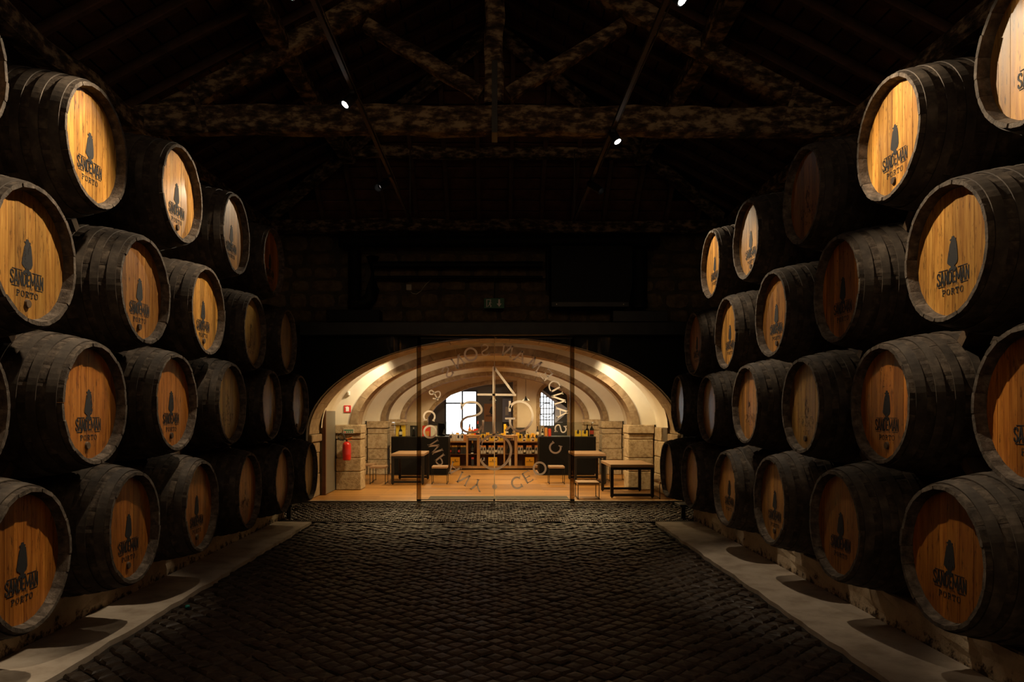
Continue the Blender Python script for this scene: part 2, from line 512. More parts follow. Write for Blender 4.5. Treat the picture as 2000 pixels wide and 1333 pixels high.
# ------------------------------------------------------------------ cobbles
def cobble_variant(k, sx, sy):
    rr = random.Random(100+k)
    def j(a): return rr.uniform(-a, a)
    base = [(-1,-1),(1,-1),(1,1),(-1,1)]
    vs = []
    for (u, v) in base: vs.append((u*sx/2*.98+j(.004), v*sy/2*.98+j(.004), -.045))
    for (u, v) in base: vs.append((vs[len(vs)-4][0], vs[len(vs)-4][1], -.012+j(.002)))
    for i, (u, v) in enumerate(base): vs.append((vs[4+i][0]*.78+j(.003), vs[4+i][1]*.78+j(.003), j(.003)))
    vs.append((j(.006), j(.006), .005+j(.002)))
    fs = []
    for i in range(4):
        n = (i+1) % 4
        fs += [(i, n, 4+n, 4+i), (4+i, 4+n, 8+n, 8+i), (8+i, 8+n, 12)]
    return vs, fs
variants = [cobble_variant(k, .104, .104) for k in range(10)]
spots = []
s = .113
for i in range(-110, 111):
    for j in range(-110, 111):
        a = i*s + R.uniform(-.007, .007) + .012*math.sin(j*.7); b = j*s + R.uniform(-.007, .007)
        x = (a + b)*.7071; y = 6.4 + (a - b)*.7071
        if SIL+.075 < x < SIR-.06 and 2.6 < y < YD-.08:
            spots.append((x, y, R.uniform(-.008, .006), PI/4 + R.uniform(-.09, .09), R.randrange(10)))
for i in range(0, 26):
    y = YD + .17 + i*.083
    for j in range(-36, 37):
        x = j*.101 + (i % 2)*.05 + R.uniform(-.006, .006)
        if y < YG-.06 and -3.45 < x < 3.4:
            spots.append((x, y, R.uniform(-.006, .006), R.uniform(-.08, .08), R.randrange(10)))
def inframe(x, y, m=30):
    u = VX + F*x/y; v = VY + F*EYE/y
    return -m < u < 2000+m and v < 1333+m
vis = sorted([p for p in spots if p[1] > 3.9 and inframe(p[0], p[1])], key=lambda p: p[1])
near = set(id(p) for p in vis[:300])
cob_me = []
for vs_, fs_ in variants:
    cob_me.append(fixn(MB().add(vs_, fs_).mesh('cobble', M['cobble'])))
rest = MB()
for p in spots:
    x, y, z, a, k = p
    if id(p) in near:
        link('cobble', cob_me[k], floor, (x, y, z), (R.uniform(-.04, .04), R.uniform(-.04, .04), a + PI/2*R.randrange(4)))
    else:
        c, s_ = math.cos(a), math.sin(a)
        sc = .86 if y > YD else 1
        tx, ty = R.uniform(-.05, .05), R.uniform(-.05, .05)
        rest.add([(x + (c*q[0]-s_*q[1])*sc*(.95 if y > YD else 1), y + (s_*q[0]+c*q[1])*(.76 if y > YD else 1), z + q[2] + tx*q[0] + ty*q[1]) for q in variants[k][0]], variants[k][1])
stuff(obj('cobble_field', rest, M['cobble'], floor))

# drain grating across the aisle
dr = thing('floor_drain', 'long black slotted drain grating set across the cobbles before the glass doors', 'drain', (0, YD+.05, 0))
mb = MB().box(-3.0, 2.75, -.07, -.055, -.03, .004).box(-3.0, 2.75, .055, .07, -.03, .004).box(-3.0, 2.75, -.055, .055, -.034, -.03)
obj('drain_frame', mb, M['grate'], dr)
mb = MB()
for i in range(192):
    x = -2.985 + i*.0299
    mb.box(x, x+.012, -.055, .055, -.02, .002)
stuff(obj('slot_bars', mb, M['grate'], dr))

# ------------------------------------------------------------------ roof
Y_AP = 10.1; HIPK = (YEND - Y_AP) / 4.1
ceil_mb = MB()
o_ = .16
ceil_mb.add([(-4.3, -4.2, ZE-.106+o_), (0, -4.2, ZRIDGE+o_), (0, Y_AP, ZRIDGE+o_), (-4.3, YEND+.12, ZE-.106+o_),
             (4.3, -4.2, ZE-.106+o_), (4.3, YEND+.12, ZE-.106+o_)], [(0, 1, 2, 3), (1, 4, 5, 2), (3, 2, 5)])
ceiling = link('ceiling', ceil_mb.mesh('ceiling', M['roofdark'])); ceiling['kind'] = 'structure'
ang = math.atan(SL)
# terracotta pieces on the side slopes
tile_me = [fixn(MB().bbox(-.245, .245, -.095, .095, -.012, .012, .006).mesh('roof_tile', M['roof_tile'])) for k in range(1)]
tiles = []
SLEN = 4.25/math.cos(ang)
for side in (-1, 1):
    iy = 0
    y = 1.0
    while y < YEND - .2:
        d = .12
        while d < SLEN - .1:
            x = side*(4.25 - d*math.cos(ang)); z = ZE - .08 + d*math.sin(ang) + .10
            if y + .2 < Y_AP + abs(x)*HIPK - .12:
                tiles.append((Vector((x, y, z)), (0, side*ang, PI/2), 0))
            d += .208
        y += .52
HA = math.atan((ZRIDGE - ZE) / (YEND - Y_AP))
d = .12
while d < 3.2:
    yy = YEND - d*math.cos(HA); zz = ZE + d*math.sin(HA) + .08
    half = (yy - Y_AP)/HIPK
    x = -.52*7
    while x < 3.9:
        if abs(x) + .26 < half - .1: tiles.append((Vector((x, yy, zz)), (-HA, 0, 0), 1))
        x += .52
    d += .208
def showsize(t):
    p = t[0]
    u = VX + F*p.x/p.y; v = VY - F*(p.z-EYE)/p.y
    if not (-20 < u < 2020 and -20 < v): return 1e6 + p.y
    return p.y
tiles.sort(key=showsize)
tm = MB()
base = [tuple(v.co) for v in tile_me[0].vertices]; bf = [tuple(p.vertices) for p in tile_me[0].polygons]
from mathutils import Euler
for i, (p, r, k) in enumerate(tiles):
    e = Euler((r[0] + R.uniform(-.03, .03), r[1] + R.uniform(-.03, .03), r[2] + R.uniform(-.02, .02)))
    if k == 0:
        mat_r = Matrix.Rotation(r[1], 3, 'Y') @ Matrix.Rotation(PI/2 + R.uniform(-.02, .02), 3, 'Z')
        e = mat_r.to_euler()
    if i < 300: link('roof_tile', tile_me[0], ceiling, p, e)
    else:
        m3 = e.to_matrix()
        tm.add([m3 @ Vector(v) + p for v in base], bf)
stuff(obj('roof_tile_field', tm, M['roof_tile'], ceiling))
# common rafters
for side in (-1, 1):
    y = .74
    while y < YEND - .3:
        xin = max(.02, (y - Y_AP)/HIPK + .1) if y > Y_AP else .02
        if xin < 4.0:
            obj('rafter', MB().timber((side*4.2, y, ZE-.03), (side*xin, y, ZE-.03 + SL*(4.2-xin)), .07, .10, 5, .005), M['rafter'], ceiling)
        y += .52
x = -3.38
while x < 3.6:
    y0 = Y_AP + abs(x)*HIPK + .1
    z0 = ZE + (YEND - y0)*math.tan(HA) - .02
    obj('rafter', MB().timber((x, YEND-.05, ZE-.02), (x, y0, z0), .07, .10, 4, .005), M['rafter'], ceiling)
    x += .52
# purlins, wall plates, hip rafters
for side in (-1, 1):
    obj('purlin', MB().timber((side*2.33, -3.8, 5.44), (side*2.27, 11.7, 5.44), .20, .18, 26, .02), M['timber'], ceiling)
    obj('wall_plate', MB().timber((side*3.82, -3.8, 4.56), (side*3.80, 12.7, 4.56), .20, .18, 26, .02), M['timber'], ceiling)
    obj('hip_rafter', MB().timber((side*3.75, 12.52, 4.74), (side*.08, 10.16, 6.62), .14, .18, 10, .015), M['timber'], ceiling)
obj('purlin', MB().timber((-2.25, 11.62, 5.52), (2.35, 11.62, 5.50), .16, .16, 12, .02), M['timber'], ceiling)
obj('wall_plate', MB().timber((-3.9, 12.6, 4.62), (3.9, 12.6, 4.60), .2, .2, 12, .02), M['timber'], ceiling)
obj('ridge_beam', MB().timber((0, -3.8, 6.58), (0, 10.2, 6.58), .12, .2, 16, .015), M['timber'], ceiling)

def truss(Y, label):
    t = thing('roof_truss', label, 'roof truss', (0, Y, 4.5))
    def part(n, a, b, w, h, seg=10, j=.014):
        return obj(n, MB().timber((a[0], a[1], a[2]-4.5), (b[0], b[1], b[2]-4.5), w, h, seg, j), M['timber'], t)
    part('tie_beam', (-4.0, 0, 4.645), (3.95, 0, 4.615), .24, .27, 26, .014)
    for s in (-1, 1):
        part('principal_rafter', (s*3.55, 0, 4.72), (s*.10, 0, 6.58), .20, .20, 14)
        part('strut', (s*.14, 0, 4.92), (s*1.38, 0, 5.66), .15, .14, 7, .01)
        part('bolt_strap', (s*3.05, -.15, 4.46), (s*3.2, -.15, 5.0), .02, .05, 4, .002)
    part('king_post', (0, 0, 4.80), (0, 0, 6.62), .20, .20, 10)
    obj('iron_strap', MB().box(-.03, .03, -.150, -.138, -.03, .72).box(-.03, .03, -.15, .15, -.04, -.03), M['steel'], t)
    return t
truss(8.1, 'rough timber king-post roof truss spanning the cellar above the barrels')

# ------------------------------------------------------------------ lighting track and spotlights
TRZ = 4.42
def track(x, label):
    t = thing('light_track', label, 'light track', (x, 1, TRZ))
    obj('rail', MB().box(-.018, .018, 0, 10.6, 0, .035), M['track'], t)
    obj('cable', MB().tube([(.035, 0, .01)] + [(.035 + .006*math.sin(i), i*.55, .012) for i in range(1, 19)] + [(.035, 10.5, .01)], .006, 5), M['track'], t)
    for y in (2.8, 7.02, 10.5):
        obj('hanger', MB().box(-.01, .01, y-.01, y+.01, .035, .12 if y == 7.02 else (.9 if y < 5 else 1.1)), M['track'], t)
track(-1.29, 'slim light track running overhead along the left barrels')
track(1.22, 'slim light track running overhead along the right barrels')

def spotlight(x, y, aim, power, label, size=56, blend=.6, rad=.028, hood=0):
    """track spotlight hanging from the rail, with its own lamp"""
    tx = -1.29 if x < 0 else 1.22
    z = TRZ - .12
    pos = Vector((x, y, z)); d = (Vector(aim) - pos).normalized()
    root = thing('track_spotlight', label, 'spotlight', (tx, y, TRZ))
    c = Vector((x - tx, 0, z - TRZ))
    a = c - d*.16
    obj('lamp_housing', MB().tube([a, a + d*.02, a + d*.15], [.03, .045, .045], 16), M['lampbody'], root)
    if hood: obj('snoot', MB().tube([a + d*.14, a + d*.24], .047, 16, cap=False), M['lampbody'], root)
    obj('adapter', MB().box(-.02, .02, -.05, .05, -.03, 0).tube([(0, 0, -.02), a + d*.05], .01, 6), M['lampbody'], root)
    obj('lens', MB().tube([a + d*.150, a + d*.153], .034, 16), M['lens_hooded'] if hood else M['lens'], root)
    li = bpy.data.lights.new('spot', 'SPOT')
    li.energy = power; li.color = WARM_TRACK; li.spot_size = math.radians(size); li.spot_blend = blend; li.shadow_soft_size = rad
    lo = bpy.data.objects.new('spot_light', li); COL.objects.link(lo)
    lo.parent = root; lo.location = c + d*(.10 if hood else .02)
    lo.rotation_euler = d.to_track_quat('-Z', 'Y').to_euler()
    return root
PT = POW_TRACK
spotlight(-1.38, 3.4, (-2.6, 2.4, 2.4), PT*.8, 'track spotlight over the camera end of the left track')
spotlight(-1.38, 5.05, (-2.6, 4.2, 2.55), PT*1.6, 'second track spotlight from the camera on the left track')
spotlight(-1.37, 6.86, (-2.6, 6.2, 2.7), PT, 'bright track spotlight left of the king post above the tie beam')
spotlight(-1.40, 9.3, (-2.6, 7.2, 2.8), PT*.42, 'small dim track spotlight at the far end of the left track', size=42, hood=1)
spotlight(1.30, 3.6, (2.6, 2.9, 3.0), PT*.9, 'track spotlight over the camera end of the right track')
spotlight(1.285, 5.12, (2.6, 4.3, 2.75), PT*1.35, 'bright track spotlight cut by the top edge of the picture')
spotlight(1.28, 7.8, (2.6, 7.0, 1.6), PT*.55, 'bright track spotlight right of the king post under the tie beam')
spotlight(1.28, 9.4, (2.6, 8.3, 3.0), PT*.9, 'small track spotlight at the far end of the right track', hood=1)

# ================================================================== END WALL OF THE CELLAR
A1, B1, ZS1 = 3.17, 1.64, 1.12      # front arch: half span, rise, spring
def ell(a, b, zs, n=40, z0=0.0):
    l = [(-a, z0)]
    l += [(a*math.cos(t), zs + b*math.sin(t)) for t in [PI - PI*i/n for i in range(n+1)]]
    l += [(a, z0)]
    return l
def rect(x0, x1, z0, z1): return [(x0, z0), (x1, z0), (x1, z1), (x0, z1)]
def arch_cut(x0, x1, z0, z1, hole):
    """outline of a wall with an arch cut out of its lower edge"""
    return [[(x0, z0)] + hole + [(x1, z0), (x1, z1), (x0, z1)]]
wb = struct('wall_back', MB().prism(arch_cut(WL-.1, WR+.1, -.1, ZE+.3, ell(A1+.02, B1+.02, ZS1, z0=-.1)), YEND, YEND+.12), M['mortar'])
struct('wall_cladding', MB().prism(arch_cut(WL, WR, 0, 2.97, ell(A1, B1, ZS1)), YEND-.10, YEND-.005), M['black'])
# rubble stones above the cladding
z = 3.02; row = 0
while z < 4.5:
    h = R.uniform(.17, .30)
    x = WL + .05 + R.uniform(0, .2)
    while x < WR - .3:
        wdt = R.uniform(.28, .62)
        n = 9; cx, cz = x + wdt/2, z + h/2
        out = []
        for k in range(n):
            t = 2*PI*k/n + R.uniform(-.12, .12)
            cs, sn = math.cos(t), math.sin(t)
            out.append((cx + wdt/2*.97*math.copysign(abs(cs)**.55, cs)*R.uniform(.9, 1), cz + h/2*.95*math.copysign(abs(sn)**.55, sn)*R.uniform(.88, 1)))
        pr = R.uniform(.02, .05)
        vs = [(a, 0, b) for a, b in out] + [(a, -pr*.6, b) for a, b in out] + [(cx+(a-cx)*.78, -pr, cz+(b-cz)*.78) for a, b in out]
        fs = [(k, (k+1)%n, n+(k+1)%n, n+k) for k in range(n)] + [(n+k, n+(k+1)%n, 2*n+(k+1)%n, 2*n+k) for k in range(n)] + [tuple(range(2*n, 3*n))]
        obj('stone', MB().add([(a-cx, b, c-cz) for a, b, c in vs], fs), M['rubble'], wb, (cx, YEND+.002, cz))
        x += wdt + .015
    z += h + .015; row += 1

# steel lintel and fittings on the end wall
t = tag(obj('steel_lintel', MB().bbox(PX(585, 12.4), PX(1342, 12.4), 12.40, YEND-.11, 2.78, 2.99, .006), M['steel']), 'long dark steel lintel beam above the glass doors', 'beam')
def fitting(name, label, cat, bx, mat, parts=()):
    t = thing(name, label, cat, ((bx[0]+bx[1])/2, (bx[2]+bx[3])/2, bx[4]))
    ox, oy, oz = t.location
    obj('housing', MB().bbox(bx[0]-ox, bx[1]-ox, bx[2]-oy, bx[3]-oy, 0, bx[5]-oz, .008), mat, t)
    for n, mb, m in parts: obj(n, mb, m, t)
    return t
Yf = 12.40
x0, x1 = PX(1197, Yf), PX(1305, Yf)
fitting('air_curtain', 'dark grey air box resting on the lintel at the right', 'air box', (x0, x1, Yf, YEND-.06, 2.995, PZ(607, Yf)), M['steel'],
        [('duct_riser', MB().lathe([(.14, .24), (.14, .30), (.15, .31), (.15, .36), (.14, .37), (.14, 1.2)], 20), M['duct'])])
x0, x1 = PX(637, Yf), PX(742, Yf)
fitting('air_curtain', 'black air box resting on the lintel at the left', 'air box', (x0, x1, Yf, YEND-.06, 2.995, PZ(605, Yf)), M['black'],
        [('duct_riser', MB().lathe([(.11, .24), (.11, .30), (.125, .31), (.125, .36), (.11, .37), (.11, 1.2)], 20), M['duct']),
         ('elbow_duct', MB().tube([(.30, 0, 1.1), (.30, 0, .55), (.27, 0, .42), (.18, 0, .34), (.08, 0, .32)], .11, 14), M['duct'])])
t = thing('fan_coil_unit', 'large black ventilation unit hung on the stone wall', 'ventilation unit', (1.58, 12.4, PZ(600, 12.2)))
obj('casing', MB().prism([[(-.66, 0), (.58, 0), (.645, .40), (.645, .98), (-.66, .98)]], -.25, .28), M['duct'], t)
obj('grille_lip', MB().box(-.66, .58, -.262, -.25, .0, .07), M['steel'], t)
for x in (-.58, .5): obj('rivet', MB().tube([(x, -.268, .035), (x, -.26, .035)], .008, 8), M['sillmetal'], t)
obj('side_pipe', MB().tube([(-.71, 0, .95), (-.71, 0, .3)], .03, 10), M['duct'], t)
# pipes and cable trays
for (ya, hgt, lab) in ((517, .055, 'upper'), (542, .03, 'lower')):
    tag(obj('wall_conduit', MB().tube([(PX(730, 12.5), 12.52, PZ(ya, 12.5)), (PX(1060, 12.5), 12.52, PZ(ya, 12.5))], hgt, 10), M['duct']),
        '%s black conduit running along the stone wall above the exit sign' % lab, 'conduit')
tag(obj('wall_duct', MB().tube([(PX(660, 12.4), 12.5, PZ(472, 12.5)), (PX(1290, 12.4), 12.5, PZ(472, 12.5))], .10, 14), M['duct']), 'black round duct high on the stone wall', 'duct')
t = thing('junction_box', 'small pale junction box with a looping white cable', 'junction box', P(799, 562, 12.66))
obj('box', MB().bbox(-.045, .045, -.03, .09, -.05, .05, .006), M['cardgrey'], t)
pts = [(0, -.01, -.05), (.06, -.01, -.10), (.13, -.01, -.11), (.20, -.01, -.06), (.28, -.01, .05), (.38, -.01, .14), (.5, -.01, .17)]
obj('cable', MB().tube(pts, .006, 6), M['cardgrey'], t)
# exit sign
t = thing('exit_sign', 'green emergency exit sign with running figure, door and arrow', 'sign', P(966, 603, 12.50))
x0, x1 = PX(945, 12.45), PX(985, 12.45)
obj('sign_panel', MB().bbox(x0, x1, -.02, .02, 0, .17, .004), M['signgreen'], t)
obj('bracket', MB().box(-.01, .01, -.01, .01, .17, .53), M['duct'], t)
mb = MB()
mb.box(x0+.04, x0+.055, -.023, -.0205, .02, .15).box(x0+.04, x0+.12, -.023, -.0205, .138, .15).box(x0+.105, x0+.12, -.023, -.0205, .02, .06).box(x0+.105, x0+.12, -.023, -.0205, .11, .15)
for a, b, ww in (((.085, .105), (.078, .065), .02), ((.078, .068), (.10, .045), .012), ((.10, .045), (.098, .022), .010), ((.078, .068), (.06, .05), .012), ((.06, .05), (.045, .028), .010),
                 ((.085, .10), (.11, .085), .009), ((.085, .10), (.062, .085), .009)):
    v_, f_ = ribbon([(x0+a[0]+.02, a[1]), (x0+b[0]+.02, b[1])], ww, smooth=False); band_mesh(mb, v_, f_, -.023)
mb.prism([[(x0+.107+.015*math.cos(k*.7)*.7, .122+.011*math.sin(k*.7)) for k in range(9)]], -.023, -.0205)
obj('running_figure', mb, M['white'], t)
mb = MB().prism([[(x1-.10, .15), (x1-.07, .15), (x1-.07, .08), (x1-.045, .08), (x1-.085, .025), (x1-.125, .08), (x1-.10, .08)]], -.023, -.0205)
obj('arrow', mb, M['white'], t)

# ------------------------------------------------------------------ front arch (granite lining behind the cladding)
def voussoirs(parent, a, b, zs, th, y0, y1, n, mat, jitter=.008):
    for i in range(n):
        t0, t1 = PI - PI*i/n - .0012, PI - PI*(i+1)/n + .0012
        inn = []; out = []
        for k in range(5):
            t = t0 + (t1-t0)*k/4
            inn.append((a*math.cos(t), zs + b*math.sin(t))); out.append(((a+th)*math.cos(t), zs + (b+th)*math.sin(t)))
        j = R.uniform(0, jitter)
        obj('voussoir', MB().prism([inn + out[::-1]], y0 - j, y1 + j), mat, parent)
def jambblocks(parent, x0, x1, y0, y1, hs, mat, name='stone_block', jit=.008):
    for za, zb in zip(hs[:-1], hs[1:]):
        j = R.uniform(-jit, jit)
        obj(name, MB().bbox(x0 - j, x1 + j, y0 - j, y1, za + .002, zb - .002, .012), mat, parent)
fa = thing('stone_arch', 'wide granite arch framing the doorway right behind the glass doors', 'arch', (0, YEND+.125, 0))
voussoirs(fa, A1, B1, ZS1, .22, 0, .735, 19, M['archstone'])
for s in (-1, 1):
    xa, xb = sorted((s*(A1-.01), s*(A1+.25)))
    jambblocks(fa, xa, xb, 0, .735, [0, .4, .78, .98], M['archstone'])
    xa, xb = sorted((s*(A1-.05), s*(A1+.25)))
    jambblocks(fa, xa, xb, 0, .755, [.98, 1.115], M['archstone'], 'impost')

# ================================================================== THE SHOP BEYOND
YB = 25.0; SW = 3.12
struct('floor_shop', MB().box(-3.6, 3.6, YG-.02, 28.2, -.15, 0.0), M['oakfloor'])
YK = [14.5, 18.1, 21.7]
TH = .5
VA, VB, VZ = SW, 1.66, 1.22
# white vaults between the arches, stone side walls below
vault_mb = MB()
prof = [(VA*math.cos(PI - PI*i/36), VZ + VB*math.sin(PI - PI*i/36)) for i in range(37)]
vs = []; 
for y in (YEND+.80, YB+.1):
    vs += [(x, y, z) for x, z in prof]
vault_mb.add(vs, [(i, i+1, 37+i+1, 37+i) for i in range(36)], True)
vs2 = []
for y in (YEND+.80, YB+.1):
    vs2 += [(x*1.05, y, z+.1) for x, z in prof]
vault_mb.add(vs2, [(i+1, i, 37+i, 37+i+1) for i in range(36)], True)
o = link('ceiling_vault', vault_mb.mesh('vault', M['plaster'])); o['kind'] = 'structure'
for s, nm in ((-1, 'wall_shop_left'), (1, 'wall_shop_right')):
    xa, xb = sorted((s*SW, s*(SW+.25)))
    wsh = struct(nm, MB().box(xa, xb, YEND+.86, 28.2, 0, VZ+.12), M['mortar'])
    # ashlar courses on the visible run of the wall
    for r_, (za, zb) in enumerate([(0, .34), (.34, .66), (.66, .96), (.96, 1.22)]):
        y = (14.52 if s < 0 else YEND + .9) + (r_ % 2)*.3
        while y < 24:
            ln = R.uniform(.5, .8)
            xa, xb = sorted((s*(SW-.03-R.uniform(0, .012)), s*(SW+.05)))
            obj('stone_block', MB().bbox(xa, xb, y+.004, min(y+ln, 24.6)-.004, za+.004, zb-.004, .012), M['shopstone'], wsh)
            y += ln
LAB = ['first', 'second', 'third']
piers = {}
for k, Y in enumerate(YK):
    a, zs = (2.64, 2.62, 2.60)[k], (1.26, 1.29, 1.30)[k]
    b = (1.375, 1.325, 1.26)[k]
    # plaster spandrel wall round the arch
    sp = [(VA*1.0*math.cos(PI - PI*i/36), VZ + VB*math.sin(PI - PI*i/36)) for i in range(37)]
    hole = [(( a+.04)*math.cos(PI*i/36), zs + (b+.04)*math.sin(PI*i/36)) for i in range(37)]
    # ring outline: outer half ellipse then inner half ellipse
    loop = [(-VA, zs)] + [q for q in sp if q[1] > zs+.01] + [(VA, zs)] + hole
    struct('wall_arch', MB().prism([loop], Y+.03, Y+TH-.03), M['plaster'])
    ar = thing('stone_arch', '%s granite arch inside the shop counted from the glass doors' % LAB[k], 'arch', (0, Y, 0))
    voussoirs(ar, a, b, zs, (.14, .12, .12)[k], 0, TH, 17, M['archstone'])
    for s, sd in ((-1, 'left'), (1, 'right')):
        pr = thing('stone_pier', '%s rough granite pier on the %s side of the shop counted from the doors' % (LAB[k], sd), 'pillar', (s*2.82, Y, 0))
        piers[(k, s)] = pr
        hs = [0, .36, .62, .98, zs-.17]
        for za, zb in zip(hs[:-1], hs[1:]):
            j = R.uniform(0, .012)
            obj('stone_block', MB().bbox(-.25+j, .25-j, j, TH, za+.002, zb-.002, .014), M['shopstone'], pr)
        obj('impost', MB().bbox(-.255, .255, -.03, TH+.02, zs-.168, zs-.002, .012), M['shopstone'], pr)
# back wall with its openings
hole1 = [(832, 905), (832, 815), (850, 791), (878, 769), (915, 755), (950, 748), (985, 746), (1006, 745), (1006, 905)]
h1 = [(PX(x, YB), max(0, PZ(y, YB))) for x, y in hole1]
cx2, rx2 = (PX(1051, YB)+PX(1112, YB))/2, (PX(1112, YB)-PX(1051, YB))/2
zsp = PZ(748, YB) - rx2
h2 = [(cx2-rx2, .62)] + [(cx2+rx2*math.cos(PI-PI*i/16), zsp+rx2*math.sin(PI-PI*i/16)) for i in range(17)] + [(cx2+rx2, .62)]
outer = [(-3.3, 0)] + [(h1[0][0], 0)] + h1[1:-1] + [(h1[-1][0], 0), (3.3, 0), (3.3, 3.1), (-3.3, 3.1)]
struct('wall_shop_back', MB().prism([outer, h2], YB, YB+.3), M['backwall'])
def frame_band(name, pts, wd, y0, y1, mat, lab, cat):
    v_, f_ = ribbon(pts, wd, 4, False)
    mb = MB(); n = len(v_)
    mb.add([(x, y0, z) for x, z in v_] + [(x, y1, z) for x, z in v_],
           list(f_) + [tuple(i+n for i in f[::-1]) for f in f_] + [(2*i, 2*i+2, n+2*i+2, n+2*i) for i in range(n//2-1)] + [(2*i+3, 2*i+1, n+2*i+1, n+2*i+3) for i in range(n//2-1)])
    o = obj(name, mb, mat); o['kind'] = 'structure'; return o
frame_band('trim_5', [h1[0]] + h1[1:-1] + [h1[-1]], .13, YB-.03, YB+.2, M['archstone'], '', '')
frame_band('trim_6', h2, .12, YB-.03, YB+.2, M['archstone'], '', '')
# room behind the opening
YW = 27.2
wx0, wx1 = PX(870, YW), PX(931, YW); wz0, wz1 = PZ(850, YW), PZ(764, YW)
struct('wall_far', MB().prism([rect(-3.3, 3.3, 0, 3.1), rect(wx0, wx1, wz0, wz1)], YW, YW+.3), M['greywall'])
struct('ceiling_far', MB().box(-3.3, 3.3, YB+.3, YW+.3, 3.1, 3.2), M['greywall'])
for s in (-1, 1): struct('wall_far_side', MB().box(*sorted((s*3.12, s*3.3)), YB+.3, YW, 0, 3.1), M['greywall'])
win = struct('window_1', MB().prism([rect(wx0-.03, wx1+.03, wz0-.03, wz1+.03), rect(wx0+.03, wx1-.03, wz0+.03, wz1-.03)], YW-.03, YW+.08), M['frameiron'])
obj('pane', MB().box(wx0, wx1, YW+.10, YW+.11, wz0, wz1), M['pane'], win)
mx, mz = PX(903, YW), PZ(788, YW)
obj('mullion', MB().box(mx-.025, mx+.025, YW, YW+.07, wz0, wz1), M['frameiron'], win)
obj('transom', MB().box(wx0, wx1, YW, YW+.07, mz-.025, mz+.025), M['frameiron'], win)
for i in range(1, 8):
    x = wx0 + (wx1-wx0)*i/8
    obj('glazing_bar', MB().box(x-.006, x+.006, YW+.06, YW+.09, wz0, wz0+.33), M['frameiron'], win)
# arched window with grille and the stair behind
win2 = struct('window_2', MB().prism([h2, [((x-cx2)*.93+cx2, .66+(z-.66)*.97) for x, z in h2[::1]]], YB+.20, YB+.28), M['frameiron'])
px0, px1 = cx2-rx2, PX(1083, YB)
gz0, gz1 = PZ(832, YB), PZ(762, YB)
obj('pane', MB().prism([[(px0, gz0), (px1, gz0), (px1, PZ(781, YB)), (px0+.02, gz1)]], YB+.34, YB+.35), M['pane'], win2)
obj('pane', MB().prism([[(PX(1085, YB), PZ(828, YB)), (PX(1104, YB), PZ(812, YB)), (PX(1108, YB), PZ(800, YB)), (PX(1086, YB), PZ(783, YB))]], YB+.34, YB+.35), M['bluepanel'], win2)
for i in range(1, 6):
    x = px0 + (px1-px0)*i/5.5
    obj('grille_bar', MB().box(x-.015, x+.015, YB+.31, YB+.33, gz0, gz1-.05*i), M['frameiron'], win2)
for i in range(1, 6):
    zz = gz0 + (gz1-gz0)*i/6.2
    obj('grille_bar', MB().box(px0, px1 - max(0, i-3)*.09, YB+.30, YB+.32, zz-.015, zz+.015), M['frameiron'], win2)
obj('stair_slab', MB().prism([[(px0, gz1+.02), (px0+.05, gz1+.10), (cx2+rx2, PZ(800, YB)), (cx2+rx2, PZ(806, YB))]], YB+.27, YB+.33), M['bluepanel'], win2)
obj('dark_reveal', MB().box(cx2-rx2-.1, cx2+rx2+.1, YB+.36, YB+.40, .5, zsp+rx2+.1), M['steel'], win2)
c_ = P(1068, 802, YB+.3); 
obj('ring_ornament', MB().tube([(c_.x+.24*math.cos(k*PI/10+.7), YB+.28, c_.z+.24*math.sin(k*PI/10+.7)) for k in range(19)], .014, 6), M['frameiron'], win2)
# poster in the far room
t = thing('wall_poster', 'orange brown poster with dark caped figure on the far wall', 'poster', (PX(957, YW), YW-.02, PZ(824, YW)))
pw, ph = PX(968, YW)-PX(945, YW), PZ(789, YW)-PZ(824, YW)
obj('sheet', MB().box(-pw/2, pw/2, -.005, .015, 0, ph), M['poster'], t)

# ------------------------------------------------------------------ emblem outline (printed mark on heads, cartons, poster)
EMB = [(-.040, 0), (.042, 0), (.040, .012), (.020, .017), (.022, .026), (.044, .034), (.054, .055), (.050, .100), (.044, .135), (.038, .160), (.028, .167),
       (.036, .172), (.034, .177), (.018, .179), (.014, .191), (-.008, .192), (-.012, .180), (-.030, .176), (-.027, .170), (-.014, .166), (-.030, .148), (-.044, .100),
       (-.056, .055), (-.055, .044), (-.036, .033), (-.020, .026), (-.018, .017), (-.037, .012)]
def emblem(scale, mat, name='emblem', t=.001):
    mb = MB().prism([[(x*scale, z*scale) for x, z in EMB]], 0, t)
    return fixn(mb.mesh(name, mat))
link('emblem', emblem(1.5, M['print']), t, (.06, -.008, ph*.40))
link('lettering', text_mesh('SANDEMAN', pw*.72, .07, M['print'], bold=.02), t, (0, -.0075, ph*.33))
# barred gate and notice at the right of the far room
t = thing('barred_gate', 'pale blue notice board over dark vertical bars in the far room', 'gate', (PX(990, YW), YW-.06, .55))
obj('board', MB().box(-.16, .16, -.02, .02, .60, 1.45), M['bluepanel'], t)
for i in range(7): obj('bar', MB().tube([(-.15+i*.05, 0, 0), (-.15+i*.05, 0, .62)], .012, 6), M['frameiron'], t)
for k_ in (0.02, .58): obj('rail', MB().box(-.17, .17, -.015, .015, k_, k_+.03), M['frameiron'], t)
obj('notice', MB().box(-.06, .06, -.024, -.021, .85, 1.15), M['white'], t)

# pendants
for x, lab in ((962, 'left'), (1027, 'right')):
    Yp = 22.8
    p = P(x, 783, Yp)
    t = thing('pendant_lamp', 'black cone pendant lamp hanging in the back of the shop, the %s one' % lab, 'pendant lamp', p)
    obj('shade', MB().lathe([(.125, 0), (.118, .004), (.02, .10), (.018, .13)], 24), M['lampbody'], t)
    obj('cord', MB().tube([(0, 0, .13), (0, 0, 2.78-p.z)], .006, 6), M['lampbody'], t)

